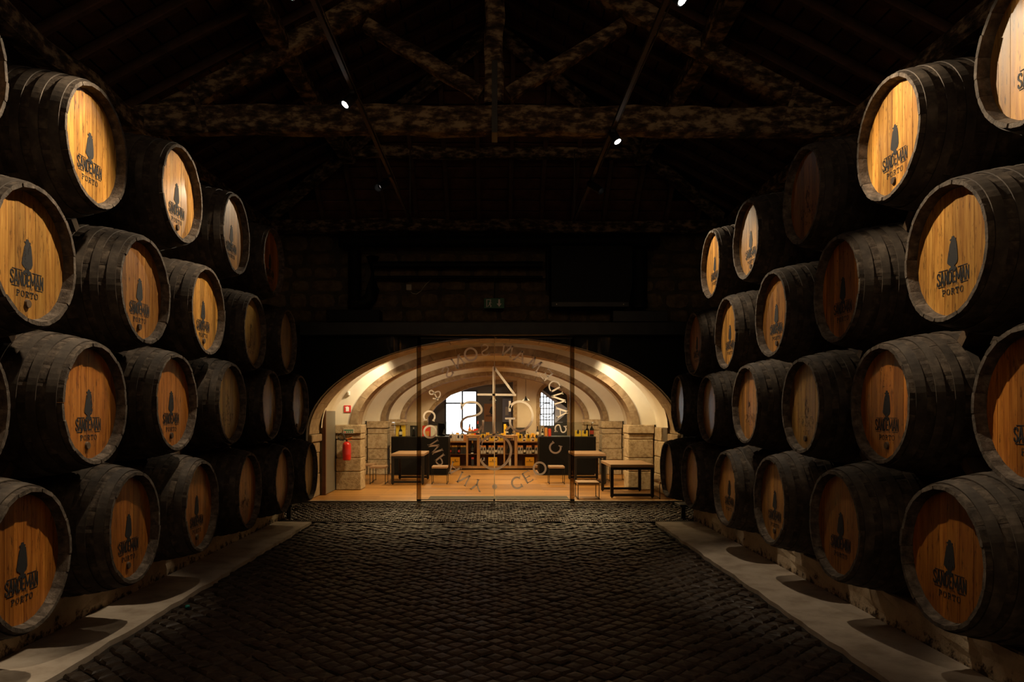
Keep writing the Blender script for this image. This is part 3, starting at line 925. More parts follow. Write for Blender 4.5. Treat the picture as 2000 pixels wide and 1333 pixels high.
# ------------------------------------------------------------------ shop lamps
def downlight(x, y, power, label, cone=138):
    zc = VZ + VB*math.sqrt(max(0, 1 - (x/VA)**2)) - .03
    t = thing('downlight', label, 'downlight', (x, y, zc))
    obj('trim_ring', MB().lathe([(.07, -.005), (.075, .012), (.075, .05), (.03, .055)], 20), M['white'], t)
    obj('lens', MB().lathe([(.045, -.008), (.045, -.0055)], 16), M['lens'], t)
    li = bpy.data.lights.new('spot', 'SPOT'); li.energy = power; li.color = WARM_SHOP; li.spot_size = math.radians(cone); li.spot_blend = .5; li.shadow_soft_size = .05
    lo = bpy.data.objects.new('downlight_beam', li); COL.objects.link(lo); lo.parent = t; lo.location = (0, 0, -.02)
def washlight(x, y, z, aim, power, label, col=(1, .82, .60), cone=95):
    t = thing('wash_light', label, 'spotlight', (x, y, z))
    d = (Vector(aim) - Vector((x, y, z))).normalized()
    obj('lamp_housing', MB().tube([-d*.05, d*.015], .025, 12), M['lampbody'], t)
    obj('arm', MB().box(-.012, .012, -.012, .012, 0, .05), M['white'], t)
    li = bpy.data.lights.new('spot', 'SPOT'); li.energy = power; li.color = col; li.spot_size = math.radians(cone); li.spot_blend = .9; li.shadow_soft_size = .04
    lo = bpy.data.objects.new('wash_beam', li); COL.objects.link(lo); lo.parent = t; lo.location = d*.03
    lo.rotation_euler = d.to_track_quat('-Z', 'Y').to_euler()
n_ = 0
for bay, (ya, yb) in enumerate(((YEND+.9, 14.5), (15.0, 18.1), (18.6, 21.7), (22.2, 25.0))):
    nm = ('first', 'second', 'third', 'last')[bay]
    for x, sd in ((-1.6, 'left'), (0.35, 'middle'), (1.6, 'right')):
        downlight(x, (ya+yb)/2 if bay else 13.84, POW_SHOP_DOWN*(1.15 if bay == 0 else 1), 'ceiling light of mostly added set, %s of the %s vault bay from the doors' % (sd, nm))  # one downlight is known; the others are added, out of sight, to brighten the shop
    if bay < 3:
        for s, sd in ((-1, 'left'), (1, 'right')):
            y1 = YK[bay]
            washlight(s*(2.05 if bay == 0 else 1.65), (13.78 if bay == 0 else YK[bay-1]+TH+.2), (2.42 if bay == 0 else 2.46), (s*2.55, y1+.1, 2.10 if bay == 0 else 2.0), POW_SHOP_WASH*(.55 if bay == 0 else .8), 'small wall-washing spotlight, %s side of the %s vault bay' % (sd, nm))

# ------------------------------------------------------------------ glass doors
glass_parts = {}
def pane_thing(name, label, x0, x1, post=None, y=YG):
    t = thing(name, label, 'glass door' if name == 'glass_door' else 'glass panel', ((x0+x1)/2, y, 0))
    w2 = (x1-x0)/2
    obj('pane', MB().box(-w2+.004, w2-.004, 0, .012, .03, 2.775), M['glass'], t)
    return t, w2
xa, xb, xc, xd, xe = PX(588, YG), PX(818, YG), PX(967, YG), PX(1118, YG), PX(1345, YG)
gl0, w0 = pane_thing('glass_panel', 'fixed clear glass panel left of the doors', xa, xb)
gl1, w1 = pane_thing('glass_door', 'left clear glass door with half the mirrored round lettering', xb, xc)
gl2, w2 = pane_thing('glass_door', 'right clear glass door with half the mirrored round lettering', xc, xd)
gl3, w3 = pane_thing('glass_panel', 'fixed clear glass panel right of the doors', xd, xe)
for g, sx, wd_ in ((gl0, 1, w0), (gl3, -1, w3)):
    obj('post', MB().box(sx*wd_-.035, sx*wd_+.035, .02, .05, .03, 2.775), M['postglass'], g)
    obj('post_edge', MB().box(sx*wd_-.037, sx*wd_-.032, .015, .055, .03, 2.775), M['blackmetal'], g)
    obj('post_foot', MB().bbox(sx*wd_-.035, sx*wd_+.035, -.02, .06, -.01, .045, .004), M['blackmetal'], g)
obj('bright_glass_edge', MB().box(w1-.018, w1-.003, -.004, .016, .03, 2.775), M['decaledge'], gl1)  # pale film strip stands in for light caught by the glass edge
obj('floor_latch', MB().box(w1-.03, w1+.0, -.012, .02, .02, .05), M['blackmetal'], gl1)
for g, wd_ in ((gl1, w1), (gl2, w2)):
    obj('bottom_rail', MB().box(-wd_+.03, wd_-.005, -.004, .016, .03, .045), M['sillmetal'], g)
    obj('top_rail', MB().box(-wd_+.03, wd_-.005, -.004, .016, 2.735, 2.77), M['steel'], g)
struct('trim_7', MB().box(-3.5, 3.4, YG-.05, YG+.09, -.03, .02), M['sillmetal'])
tag(obj('doormat', MB().bbox(PX(836, 12.9), PX(1112, 12.9), 12.72, 13.35, .001, .016, .004), M['mat']), 'dark grey entrance mat just inside the glass doors', 'mat')

# mirrored round lettering, cut film on the glass.  Strokes in a unit box, height 1
def arc(cx, cz, rx, rz, a0, a1, n=10): return [(cx + rx*math.cos(math.radians(a0+(a1-a0)*i/n)), cz + rz*math.sin(math.radians(a0+(a1-a0)*i/n))) for i in range(n+1)]
SER = .07
def ser(x, z, w=.13): return ([(x-w, z), (x+w, z)], .06)
GL = {
 'A': [([(-.42, 0), (.0, 1)], 0), ([(0, 1), (.42, 0)], 1), ([(-.24, .34), (.24, .34)], .07), ser(-.42, .03), ser(.42, .03), ser(-.06, .98, .1)],
 'N': [([(-.36, 0), (-.36, 1)], 0), ([(-.36, 1), (.36, 0)], 1), ([(.36, 0), (.36, 1)], 0), ser(-.36, .03), ser(.36, .97), ser(-.42, .97, .1)],
 'M': [([(-.46, 0), (-.34, 1)], 0), ([(-.34, 1), (0, .12)], 1), ([(0, .12), (.34, 1)], 0), ([(.34, 1), (.46, 0)], 1), ser(-.46, .03), ser(.46, .03), ser(-.40, .97, .09), ser(.40, .97, .09)],
 'E': [([(-.28, 0), (-.28, 1)], 1), ([(-.28, .95), (.26, .95)], .08), ([(-.28, .5), (.16, .5)], .08), ([(-.28, .05), (.30, .05)], .08), ([(.26, .98), (.26, .82)], .06), ([(.16, .58), (.16, .42)], .06), ([(.32, .02), (.34, .2)], .06)],
 'D': [([(-.34, 0), (-.34, 1)], 1), ([(-.42, .95), (-.05, .95)] + arc(-.08, .5, .46, .45, 80, -80, 12) + [(-.05, .05), (-.42, .05)], 0)],
 'S': [(arc(.0, .73, .27, .23, 20, 190, 10) + [(-.18, .58), (.0, .5), (.18, .42)] + arc(0, .27, .30, .24, 20, -170, 10), 0), ([(.30, .98), (.24, .72)], .08), ([(-.32, .0), (-.28, .28)], .08)],
 'O': [(arc(0, .5, .46, .47, 90, 451, 28), 1)],
 'C': [(arc(.05, .5, .45, .47, 48, 312, 22), 1), ([(.40, 1.0), (.33, .68)], .09), ([(.44, .02), (.35, .24)], .09)],
 'P': [([(-.25, 0), (-.25, 1)], 1), ([(-.33, .95), (.0, .95)] + arc(-.0, .72, .30, .23, 80, -80, 10) + [(0, .47), (-.25, .47)], 0), ser(-.25, .03)],
 'Y': [([(0, 0), (0, .45)], 1), ([(0, .45), (-.40, 1)], 1), ([(0, .45), (.40, 1)], 0), ser(0, .03), ser(-.40, .97, .1), ser(.40, .97, .1)],
 '&': [([(.42, .50), (.30, .18), (.02, .02), (-.26, .10), (-.32, .30), (-.12, .52), (.10, .68), (.14, .88), (-.02, .99), (-.18, .88), (-.12, .66), (.12, .36), (.40, .02)], 0)],
}
ring = [('S', 947.5, 684), ('O', 919.5, 692.5), ('N', 894.6, 707), ('S', 874, 727), ('&', 849, 770), ('C', 838.5, 813), ('O', 840, 844), ('M', 850, 874), ('P', 862, 899), ('A', 885, 917), ('N', 905.5, 936), ('Y', 931, 948),
        ('N', 991, 685.5), ('A', 1016, 697), ('M', 1045, 712), ('E', 1067, 732), ('D', 1082, 754), ('N', 1091, 779), ('A', 1098, 806), ('S', 1095, 838), ('C', 1084, 876), ('O', 1054, 915.5), ('E', 1031, 932), ('C', 1009, 944)]
cpx = (967.0, 817.0)
for ch, x, y in ring:
    g = gl1 if x < 967 else gl2
    gx = g.location.x
    o_x, o_z = PX(x, YG), PZ(y, YG)
    up = Vector((x - cpx[0], -(y - cpx[1]))).normalized()      # letter tops point outwards
    rt = Vector((-up.y, up.x))                                  # mirrored: advances counter-clockwise
    hgt = .195 if ch != 'O' else .215
    mb = MB()
    for pts, kind in GL[ch]:
        wd_ = {0: .115, 1: .15}.get(kind, kind)
        q = [(o_x - gx + rt.x*px_*hgt + up.x*(pz_-.5)*hgt, o_z + rt.y*px_*hgt + up.y*(pz_-.5)*hgt) for px_, pz_ in pts]
        v_, f_ = ribbon(q, wd_*hgt, 3, len(q) > 4)
        band_mesh(mb, v_, f_, -.0016)
    obj('letter', mb, M['decal'], g)
def decal(g, name, polys, y=-.0016):
    gx = g.location.x
    mb = MB()
    for pts, wpx, sm in polys:
        q = [(PX(x, YG) - gx, PZ(yy, YG)) for x, yy in pts]
        v_, f_ = ribbon(q, wpx*YG/F, 4, sm); band_mesh(mb, v_, f_, y)
    return obj(name, mb, M['decal'], g)
def c8(l): return [(850 + x/7.69, 730 + y/7.69) for x, y in l]
def c5(l): return [(870 + x/10.53, 830 + y/10.53) for x, y in l]
decal(gl1, 'numeral_four', [([(964.5, 716), (964.5, 851)], 5.2, False), ([(966, 719), (1004, 770)], 4.5, False), ([(932, 771), (1008, 772)], 4.2, False)])
decal(gl1, 'letter', [(c8([(397, 520), (440, 455), (520, 427), (600, 432), (660, 470), (695, 530), (688, 580), (640, 618), (560, 640), (480, 655), (420, 692), (388, 750), (397, 820), (440, 865), (520, 886), (600, 880), (660, 850), (705, 790)]), 4.2, True),
                       (c8([(388, 435), (397, 545)]), 3, False), (c8([(720, 700), (714, 880)]), 4, False)])
decal(gl2, 'letter', [(c8([(1125, 520), (1150, 470), (1200, 435), (1270, 420), (1350, 440), (1420, 500), (1458, 590), (1462, 660), (1440, 740), (1390, 810), (1320, 855), (1250, 865), (1180, 835), (1140, 790), (1125, 740), (1125, 690)]), 4.4, True),
                       (c8([(1120, 575), (1120, 415)]), 4.2, False), (c8([(1048, 678), (1200, 678)]), 3.6, False), (c8([(1132, 790), (1052, 862)]), 4.2, False)])
decal(gl2, 'letter', [(c5([(738, 420), (745, 370), (790, 300), (870, 247), (960, 222), (1060, 220), (1170, 250), (1270, 320), (1330, 420), (1348, 540), (1315, 680), (1245, 790), (1150, 870), (1050, 915), (950, 910), (850, 870), (775, 805), (738, 745), (745, 705), (778, 695)]), 4.6, True),
                       (c5([(718, 500), (718, 262)]), 4.2, False), (c5([(778, 672), (778, 745)]), 6, False)])
gx = gl1.location.x
obj('full_stop', MB().prism([[(PX(966, YG)-gx + .042*math.cos(k*PI/8), PZ(951, YG) + .042*math.sin(k*PI/8)) for k in range(16)]], -.0022, -.0005), M['decal'], gl1)

# ------------------------------------------------------------------ shop furniture
def table(x0, x1, y0, y1, h, label):
    t = thing('oak_table', label, 'table', ((x0+x1)/2, (y0+y1)/2, 0), group='oak tables with black frames')
    a, b = (x1-x0)/2, (y1-y0)/2; tk = .05; lg = .055
    obj('tabletop', MB().bbox(-a, a, -b, b, h-tk, h, .004), M['tabletop'], t)
    for sx in (-1, 1):
        for sy in (-1, 1):
            xa, xb = sorted((sx*a, sx*(a-lg))); ya, yb = sorted((sy*b, sy*(b-lg)))
            obj('leg', MB().bbox(xa, xb, ya, yb, .02, h-tk-.001, .003), M['blackmetal'], t)
            obj('foot', MB().lathe([(.014, 0), (.014, .019)], 10, ((xa+xb)/2, (ya+yb)/2, 0)), M['blackmetal'], t)
    for sy in (-1, 1):
        ya, yb = sorted((sy*(b-.005), sy*(b-lg+.005)))
        obj('floor_rail', MB().bbox(-a+lg, a-lg, ya, yb, .03, .075, .003), M['blackmetal'], t)
        obj('apron', MB().bbox(-a+lg, a-lg, ya, yb, h-tk-.045, h-tk-.001, .003), M['blackmetal'], t)
    return t
def stool(x0, x1, y0, y1, h, label):
    t = thing('oak_stool', label, 'stool', ((x0+x1)/2, (y0+y1)/2, 0), group='low oak stools with thin wire legs')
    a, b = (x1-x0)/2, (y1-y0)/2; tk = .042
    obj('seat', MB().bbox(-a, a, -b, b, h-tk, h, .004), M['tabletop'], t)
    for sx in (-1, 1):
        for sy in (-1, 1):
            obj('leg', MB().box(*sorted((sx*a, sx*(a-.012))), *sorted((sy*b, sy*(b-.012))), .012, h-tk), M['blackmetal'], t)
            obj('foot', MB().lathe([(.013, 0), (.013, .012)], 8, (sx*(a-.006), sy*(b-.006), 0)), M['blackmetal'], t)
        obj('floor_rail', MB().box(*sorted((sx*a, sx*(a-.012))), -b+.012, b-.012, .012, .024), M['blackmetal'], t)
    return t
Yt = 15.62
table(PX(764, Yt), PX(828, Yt), Yt, Yt+1.25, .64, 'oak table with black frame in front of the left black counter')
table(PX(1121.5, Yt), PX(1184, Yt), Yt, Yt+1.25, .64, 'oak table with black frame in front of the right black counter')
table(PX(1192.5, 13.15), PX(1277.5, 13.15), 13.15, 14.35, .588, 'largest oak table, nearest the glass, at the right')
Ys = 15.72
stool(PX(722, Ys), PX(753, Ys), Ys, Ys+.4, .37, 'oak stool beside the left end of the left table')
stool(PX(706, 16.3), PX(729, 16.3), 16.3, 16.7, .37, 'oak stool half hidden behind the pier with the extinguisher')
stool(PX(843, Ys), PX(873.5, Ys), Ys, Ys+.4, .37, 'oak stool in front of the left counter, right of the left table')
stool(PX(1072.5, Ys), PX(1103, Ys), Ys, Ys+.4, .37, 'oak stool in front of the right counter, left of its table')
stool(PX(1128.5, 13.0), PX(1171, 13.0), 13.0, 13.45, .29, 'low oak stool nearest the glass, left of the largest table')
stool(PX(1288, 13.0), PX(1322, 13.0), 13.0, 13.6, .30, 'low oak stool half behind the barrels, right of the largest table')
stool(PX(1190, 16.4), PX(1222, 16.4), 16.4, 16.8, .37, 'oak stool by the right pier, seen through the legs of the largest table')

def counter(x0, x1, y0, y1, h, label):
    t = thing('shop_counter', label, 'counter', ((x0+x1)/2, (y0+y1)/2, 0))
    a, b = (x1-x0)/2, (y1-y0)/2
    obj('body', MB().bbox(-a, a, -b, b, .04, h-.012, .004), M['counter'], t)
    obj('toe_kick', MB().box(-a+.03, a-.03, -b+.04, b-.04, 0, .04), M['blackmetal'], t)
    obj('countertop', MB().box(-a, a, -b, b, h-.012, h), M['blackmetal'], t)
    hg = .335
    for n, bx in (('case_glass', (-a+.01, a-.01, -b+.01, -b+.018)), ('case_glass', (-a+.01, a-.01, -b+.55, -b+.558))):
        obj(n, MB().box(*bx, h, h+hg), M['glass'], t)
    obj('case_glass', MB().box(-a+.01, a-.01, -b+.018, -b+.55, h+hg, h+hg+.008), M['glass'], t)
    return t
Yc = 17.9; HC = PZ(853.5, Yc)
counter(PX(764, Yc), PX(875.5, Yc), Yc, Yc+.8, HC, 'black sales counter on the left with a glass display case on top')
counter(PX(1053.5, Yc), PX(1164, Yc), Yc, Yc+.8, HC, 'black sales counter on the right with a glass display case on top')

def carton(x0, x1, y, d, z0, z1, mat, label, cat='box', group=None, mark=None, text=None, topmat=None, name='gift_box'):
    t = thing(name, label, cat, ((x0+x1)/2, y+d/2, z0), group=group)
    a = (x1-x0)/2; h = z1-z0
    if topmat:
        obj('body', MB().bbox(-a, a, -d/2, d/2, 0, h*.80, .002), mat, t)
        obj('lid', MB().bbox(-a, a, -d/2, d/2, h*.80+.0005, h, .002), topmat, t)
    else: obj('body', MB().bbox(-a, a, -d/2, d/2, 0, h, .002), mat, t)
    if mark: link('emblem', emblem(mark*h/.2, M['print']), t, (0, -d/2-.0015, h*(.38 if not text else .58)))
    if text: link('lettering', text_mesh(text, a*1.5, h*.13, M['print'], bold=.02), t, (0, -d/2-.0012, h*.5))
    return t
BOT = [(.5, 0), (.52, .02), (.52, .52), (.45, .60), (.24, .68), (.17, .74), (.17, .96), (.20, .97), (.20, 1.0)]
def bottle(x, y, z, h, r, mat, label, cap=None, lab=None, group=None):
    t = thing('wine_bottle', label, 'bottle', (x, y, z), group=group)
    obj('glass_body', MB().lathe([(p*2*r*.96, q*h) for p, q in BOT], 14), mat, t)
    if cap: obj('capsule', MB().lathe([(.19*2*r, .80*h), (.19*2*r, .955*h), (.22*2*r, .965*h), (.22*2*r, 1.005*h)], 12), cap, t)
    if lab: obj('label', MB().lathe([(.53*2*r*.96, .16*h), (.53*2*r*.96, .45*h)], 14), lab, t)
    return t
# goods in the left display case
zc = HC + .001; yc = Yc + .2
def cx(x): return PX(x, yc)
def cz(y): return max(zc, PZ(y, yc))
carton(cx(772.5), cx(791), yc+.1, .02, zc, cz(831.5), M['yellowbright'], 'open yellow presentation box at the left end of the left display case')
bottle(cx(782), yc+.03, zc, cz(832)-zc, .042, M['bottle'], 'dark bottle standing before the yellow presentation box', M['bottle'], M['labelcream'])
carton(cx(800), cx(815), yc+.1, .02, zc, cz(832), M['cardblack'], 'open black presentation box in the left display case')
bottle(cx(807.5), yc+.03, zc, cz(835)-zc, .04, M['bottle'], 'dark bottle standing before the black presentation box', M['cardgrey'])
carton(cx(824), cx(840), yc+.1, .02, zc, cz(832), M['cardred'], 'open red presentation box in the left display case')
carton(cx(830), cx(838), yc+.02, .06, zc, cz(843), M['cardorange'], 'small orange carton inside the red presentation box')
carton(cx(840.5), cx(853), yc+.1, .02, zc, cz(832), M['cardwhite'], 'open cream presentation box in the left display case')
t = thing('till', 'black till with tilted screen at the right end of the left counter', 'till', (cx(860), yc+.47, zc))
obj('base', MB().bbox(-.09, .09, -.07, .1, 0, .04, .004), M['cardblack'], t)
obj('screen', MB().prism([[(-.08, .04), (.02, .04), (.06, .16), (.10, .18), (.08, .30), (-.08, .33)]], -.06, .02), M['cardblack'], t)
# right display case
for (xa_, xb_, lab) in ((1123.5, 1135, 'left'), (1137.5, 1148.5, 'right')):
    carton(cx(xa_), cx(xb_), yc+.05, .09, zc, cz(841.5), M['yellowbright'], '%s of two small yellow boxes on the right counter' % lab, mark=.8)
bottle(cx(1150), yc+.3, zc, cz(830)-zc, .045, M['bottle'], 'dark green bottle behind the small yellow boxes', M['bottle'])
bottle(cx(1158), yc+.2, zc, cz(828)-zc, .05, M['bottle'], 'dark bottle with pale neck at the right end of the right counter', M['cardgrey'], M['labelred'])
carton(cx(1057), cx(1064), yc+.22, .08, zc, cz(832), M['cardgrey'], 'pale carton at the left end of the right counter')
carton(cx(1064.5), cx(1070), yc+.1, .08, zc, cz(836), M['cardorange'], 'slim tan carton on the right counter')
bottle(cx(1060), yc+.08, zc, cz(838)-zc, .03, M['bottle'], 'small dark bottle beside the tan carton', M['bottle'], M['labelcream'])
carton(cx(1071.5), cx(1077), yc+.1, .08, zc, cz(838), M['cardred'], 'red tin on the right counter')

# ------------------------------------------------------------------ shelf unit
Ysh = 19.7
def sx(x): return PX(x, Ysh)
def sz(y): return max(0, PZ(y, Ysh))
un = thing('bottle_shelving', 'low oak shelving with five bays between the two black counters', 'shelf unit', (0, Ysh, 0))
D_ = .42
ztop = sz(851); zdisp = sz(862); zmid = sz(887); zbot = sz(911); zlow = sz(915.5)
obj('back_panel', MB().box(sx(876.5), sx(1052), D_-.02, D_, zlow, zdisp), M['shelfback'], un)
obj('plinth', MB().box(sx(877), sx(1052), .03, D_, 0, zlow-.003), M['blackmetal'], un)
obj('bottom_board', MB().bbox(sx(876), sx(1052.5), -.01, D_-.02, zlow, zbot, .003), M['oakframe'], un)
bays = [(877, 910.5), (914, 931.5), (938, 983.5), (986.5, 1005), (1011, 1051)]
posts = [(910.5, 914, ztop), (931.5, 937.5, ztop), (983.5, 986.5, ztop), (1005, 1010.5, ztop)]
for a_, b_, zz in posts: obj('upright', MB().bbox(sx(a_), sx(b_), -.012, D_-.02, zbot, zz, .003), M['oakframe'], un)
for i, (a_, b_) in enumerate(bays):
    wide = i in (0, 2, 4)
    if wide:
        obj('display_board', MB().bbox(sx(a_)+.001, sx(b_)-.001, -.005, D_-.02, sz(865), zdisp, .003), M['oakframe'], un)
    else:
        obj('top_board', MB().bbox(sx(a_)+.001, sx(b_)-.001, -.01, D_-.02, sz(853.5), ztop, .003), M['oakframe'], un)
    obj('shelf_board', MB().box(sx(a_)+.001, sx(b_)-.001, .0, D_-.02, sz(888.2), zmid), M['oakframe'] if False else M['cardgrey'] if False else M['shelfback'], un)
def onshelf(xs, z, y1, y=.06):
    return xs
G1 = 'bottles and cartons on the shop shelving'
# left bay: black cartons with gold lids and dark bottles
for i, (a_, b_, k) in enumerate(((877.8, 881.3, 'b'), (882, 887.3, 'c'), (887.8, 893.2, 'c'), (893.6, 898.6, 'b'), (899, 904.2, 'c'), (904.8, 909.8, 'c'))):
    o_n = ('first', 'second', 'third', 'fourth', 'fifth', 'sixth')[i]
    if k == 'c': carton(sx(a_), sx(b_), Ysh+.05, .08, zmid+.001, sz(871), M['cardblack'], 'black carton with gold top, %s item on the middle shelf of the left bay' % o_n, group=G1, topmat=M['gold'])
    else: bottle(sx((a_+b_)/2), Ysh+.09, zmid+.001, sz(871)-zmid, (sx(b_)-sx(a_))/2, M['bottle'], 'dark bottle, %s item on the middle shelf of the left bay' % o_n, M['gold'], M['labelred'], G1)
ordn = ('first', 'second', 'third', 'fourth', 'fifth', 'sixth', 'seventh', 'eighth')
for nm, seq in (('centre', [(938.6, 943), (943.6, 949), (949.8, 954), (954.2, 959.6), (960.6, 966), (966.6, 971.2), (972, 977.2), (978, 983)]),
                ('right', [(1011.5, 1016), (1016.6, 1021.6), (1022.4, 1027.4), (1028, 1032.8), (1033.6, 1038.6), (1039.6, 1044), (1044.8, 1050)])):
    for i, (a_, b_) in enumerate(seq):
        if (nm == 'centre' and i in (2, 5)) or (nm == 'right' and i in (2, 5)):
            bottle(sx((a_+b_)/2), Ysh+.09, zmid+.001, sz(870.5)-zmid, (sx(b_)-sx(a_))/2, M['bottle'], 'dark bottle with cream label, %s item on the %s bay middle shelf' % (ordn[i], nm), M['bottle'], M['labelcream'], G1)
        else:
            carton(sx(a_), sx(b_), Ysh+.05, .08, zmid+.001, sz(871), M['cardgrey'], 'pale carton with orange top, %s item on the %s bay middle shelf' % (ordn[i], nm), group=G1, mark=.42, topmat=M['cardorange'])
# narrow bays
bottle(sx(922.3), Ysh+.12, zmid+.02, sz(862)-zmid-.02, .052, M['bottle'], 'tall dark bottle on show in the narrow left bay', M['gold'], M['cardblack'])
obj('price_card', MB().box(sx(920), sx(924.5), .02, .026, zmid+.001, sz(885)), M['white'], un)
carton(sx(920.4), sx(925.2), Ysh+.1, .07, zbot+.001, sz(894.5), M['cardblack'], 'slim black tube box at the foot of the narrow left bay', topmat=M['labelred'])
bottle(sx(993.6), Ysh+.12, zmid+.001, sz(872)-zmid, .045, M['bottle'], 'dark bottle in the narrow right bay', M['bottle'])
carton(sx(994), sx(998.3), Ysh+.1, .07, zbot+.001, sz(896), M['cardgrey'], 'slim pale carton at the foot of the narrow right bay')
# yellow crates
for (a_, b_, nm) in ((880, 897.7, 'left'), (953.8, 971, 'centre'), (1026, 1043.3, 'right')):
    carton(sx(a_), sx(b_), Ysh+.04, .2, zbot+.001, sz(894), M['yellow'], 'yellow lettered crate on the bottom board of the %s bay' % nm, 'crate', 'yellow crates on the bottom boards', mark=.20, text='SANDEMAN', name='wine_crate')
# display row on top
for i, (a_, b_, m_) in enumerate(((878, 883, 'cardwhite'), (883.6, 890, 'cardwhite'), (890.6, 899.4, 'white'), (900, 905, 'cardwhite'), (905.4, 910, 'cardorange'))):
    carton(sx(a_), sx(b_), Ysh+.04, .1, zdisp+.001, sz(849), M[m_], 'pale gift box, %s on top of the left bay' % ordn[i], group='gift boxes on top of the shelving', mark=.55 if i in (0, 2, 3) else None)
for nm, seq in (('centre', [(938.4, 948, 1), (949, 954, 0), (955.4, 965, 1), (966.5, 971.5, 0), (973.5, 983, 1)]), ('right', [(1011.5, 1020.5, 1), (1021.5, 1026.5, 0), (1027.5, 1037, 1), (1038.6, 1044, 0), (1045, 1051, 1)])):
    for i, (a_, b_, bx_) in enumerate(seq):
        if bx_: carton(sx(a_), sx(b_), Ysh+.04, .1, zdisp+.001, sz(849), M['yellowbright'], 'bright yellow gift box, %s on top of the %s bay' % (ordn[i], nm), group='gift boxes on top of the shelving', mark=.62)
        else: bottle(sx((a_+b_)/2), Ysh+.09, zdisp+.001, sz(850)-zdisp, .032, M['bottle'], 'squat dark bottle, %s on top of the %s bay' % (ordn[i], nm), M['bottle'], M['labelcream'], 'bottles on top of the shelving')
# second row of gift boxes and bottles behind
bk = thing('back_shelf', 'oak back shelf standing behind the low shelving', 'shelf', (0, Ysh+.75, 0))
obj('board', MB().bbox(sx(876), sx(1052), 0, .4, .80, .84, .004), M['oakframe'], bk)
for x in (880, 930, 1000, 1048): obj('upright', MB().bbox(sx(x), sx(x)+.04, .02, .38, 0, .799, .003), M['oakframe'], bk)
yb2 = Ysh+.8
ORD = 'first second third fourth fifth sixth seventh eighth ninth tenth eleventh twelfth thirteenth fourteenth fifteenth sixteenth seventeenth'.split()
for i in range(17):
    x = -1.15 + i*.137
    kind = i % 3
    if kind: carton(x-.045, x+.045, yb2, .09, .841, .93 + .015*(i % 2), M['yellow' if kind == 1 else 'cardblack'], '%s carton, %s thing from the left on the back shelf' % ('yellow' if kind == 1 else 'black', ORD[i]), group='cartons on the back shelf')
    else: bottle(x, yb2+.05, .841, .13, .032, M['bottle'], 'dark bottle, %s thing from the left on the back shelf' % ORD[i], M['gold'], M['labelcream'], 'bottles on the back shelf')
def bx2(x): return PX(x, 20.8)
bottle(bx2(933.3), 20.8, .841, PZ(823, 20.8)-.841, .04, M['bottle'], 'tall dark bottle with white neck label before the bright window', M['labelred'], M['labelcream'])
carton(bx2(925), bx2(934), 20.68, .05, .841, PZ(838, 20.7), M['cardred'], 'red carton on the back shelf before the bright window')
bottle(bx2(917.5), 20.72, .841, PZ(829, 20.7)-.841, .045, M['amber'], 'amber bottle before the bright window', M['cardblack'], M['labelcream'])
bottle(bx2(922.5), 20.79, .841, PZ(834, 20.8)-.841, .04, M['amber'], 'second amber bottle behind the first before the window', M['cardblack'])
carton(bx2(984), bx2(988.5), 20.8, .08, .841, PZ(829, 20.8), M['yellowbright'], 'tall yellow box right of the numeral on the glass')
bottle(bx2(990), 20.75, .841, PZ(832, 20.8)-.841, .035, M['bottle'], 'dark bottle beside the tall yellow box', M['gold'], M['labelcream'])
bottle(bx2(1050), 20.75, .841, PZ(833, 20.8)-.841, .035, M['bottle'], 'dark bottle at the right end of the back shelf', M['bottle'], M['labelcream'])
t = thing('computer_screen', 'black computer screen standing behind the shelving at the right', 'screen', (bx2(1017), 20.78, .841))
obj('panel', MB().bbox(-.14, .14, -.015, .015, .05, .24, .004), M['cardblack'], t)
obj('stand', MB().box(-.05, .05, -.05, .05, 0, .012).box(-.015, .015, -.01, .01, .012, .06), M['cardblack'], t)

# ------------------------------------------------------------------ wall fittings in the shop
Ye = 14.40
t = thing('fire_extinguisher', 'red fire extinguisher with black hose hung on the first left pier', 'fire extinguisher', (PX(677.5, Ye), Ye-.01, PZ(899.5, Ye)))
hh = PZ(863, Ye)-PZ(899.5, Ye)
obj('cylinder', MB().lathe([(.065, 0), (.078, .012), (.08, .03), (.08, hh*.80), (.072, hh*.90), (.04, hh*.98), (.022, hh)], 20), M['red'], t)
obj('label', MB().lathe([(.081, hh*.30), (.081, hh*.62)], 20), M['signred'], t)
obj('valve', MB().tube([(0, 0, hh), (0, 0, hh+.05)], .018, 10), M['blackmetal'], t)
obj('handle', MB().timber((-.02, 0, hh+.045), (.10, 0, hh+.075), .02, .014, 2, 0).timber((-.02, 0, hh+.025), (.09, 0, hh+.03), .02, .010, 2, 0), M['orange'], t)
obj('hose', MB().tube([(0, -.01, hh+.03), (-.04, -.02, hh+.06), (-.05, -.02, hh+.13), (-.10, -.02, hh+.165), (-.155, -.02, hh+.13), (-.16, -.02, hh+.07), (-.12, -.02, hh+.03), (-.05, -.02, hh+.02)], .011, 8), M['rubber'], t)
obj('bracket', MB().box(-.02, .02, .06, .105, hh*.5, hh*.62), M['blackmetal'], t)
Yp = 14.515
t = thing('fire_sign', 'small red and white extinguisher sign on the white wall', 'sign', (PX(678.5, Yp), Yp, PZ(806, Yp)))
obj('plate', MB().box(-.066, .066, 0, .012, 0, .135), M['signred'], t)
obj('pictogram', MB().prism([[(-.03, .02), (.03, .02), (.03, .10), (.0, .115), (-.045, .10), (-.03, .085)]], -.002, -.0005), M['white'], t)
t = thing('evacuation_sign', 'narrow pale sign with small dark pictograms on the pier impost', 'sign', (PX(681, 14.45), 14.455, PZ(847, 14.45)))
obj('plate', MB().box(-.10, .10, 0, .012, 0, .085), M['cardgrey'], t)
for i in range(5):
    obj('pictogram', MB().box(-.085+i*.037, -.062+i*.037, -.002, -.0005, .012, .038), M['signred'] if i == 0 else M['signgreen'], t)
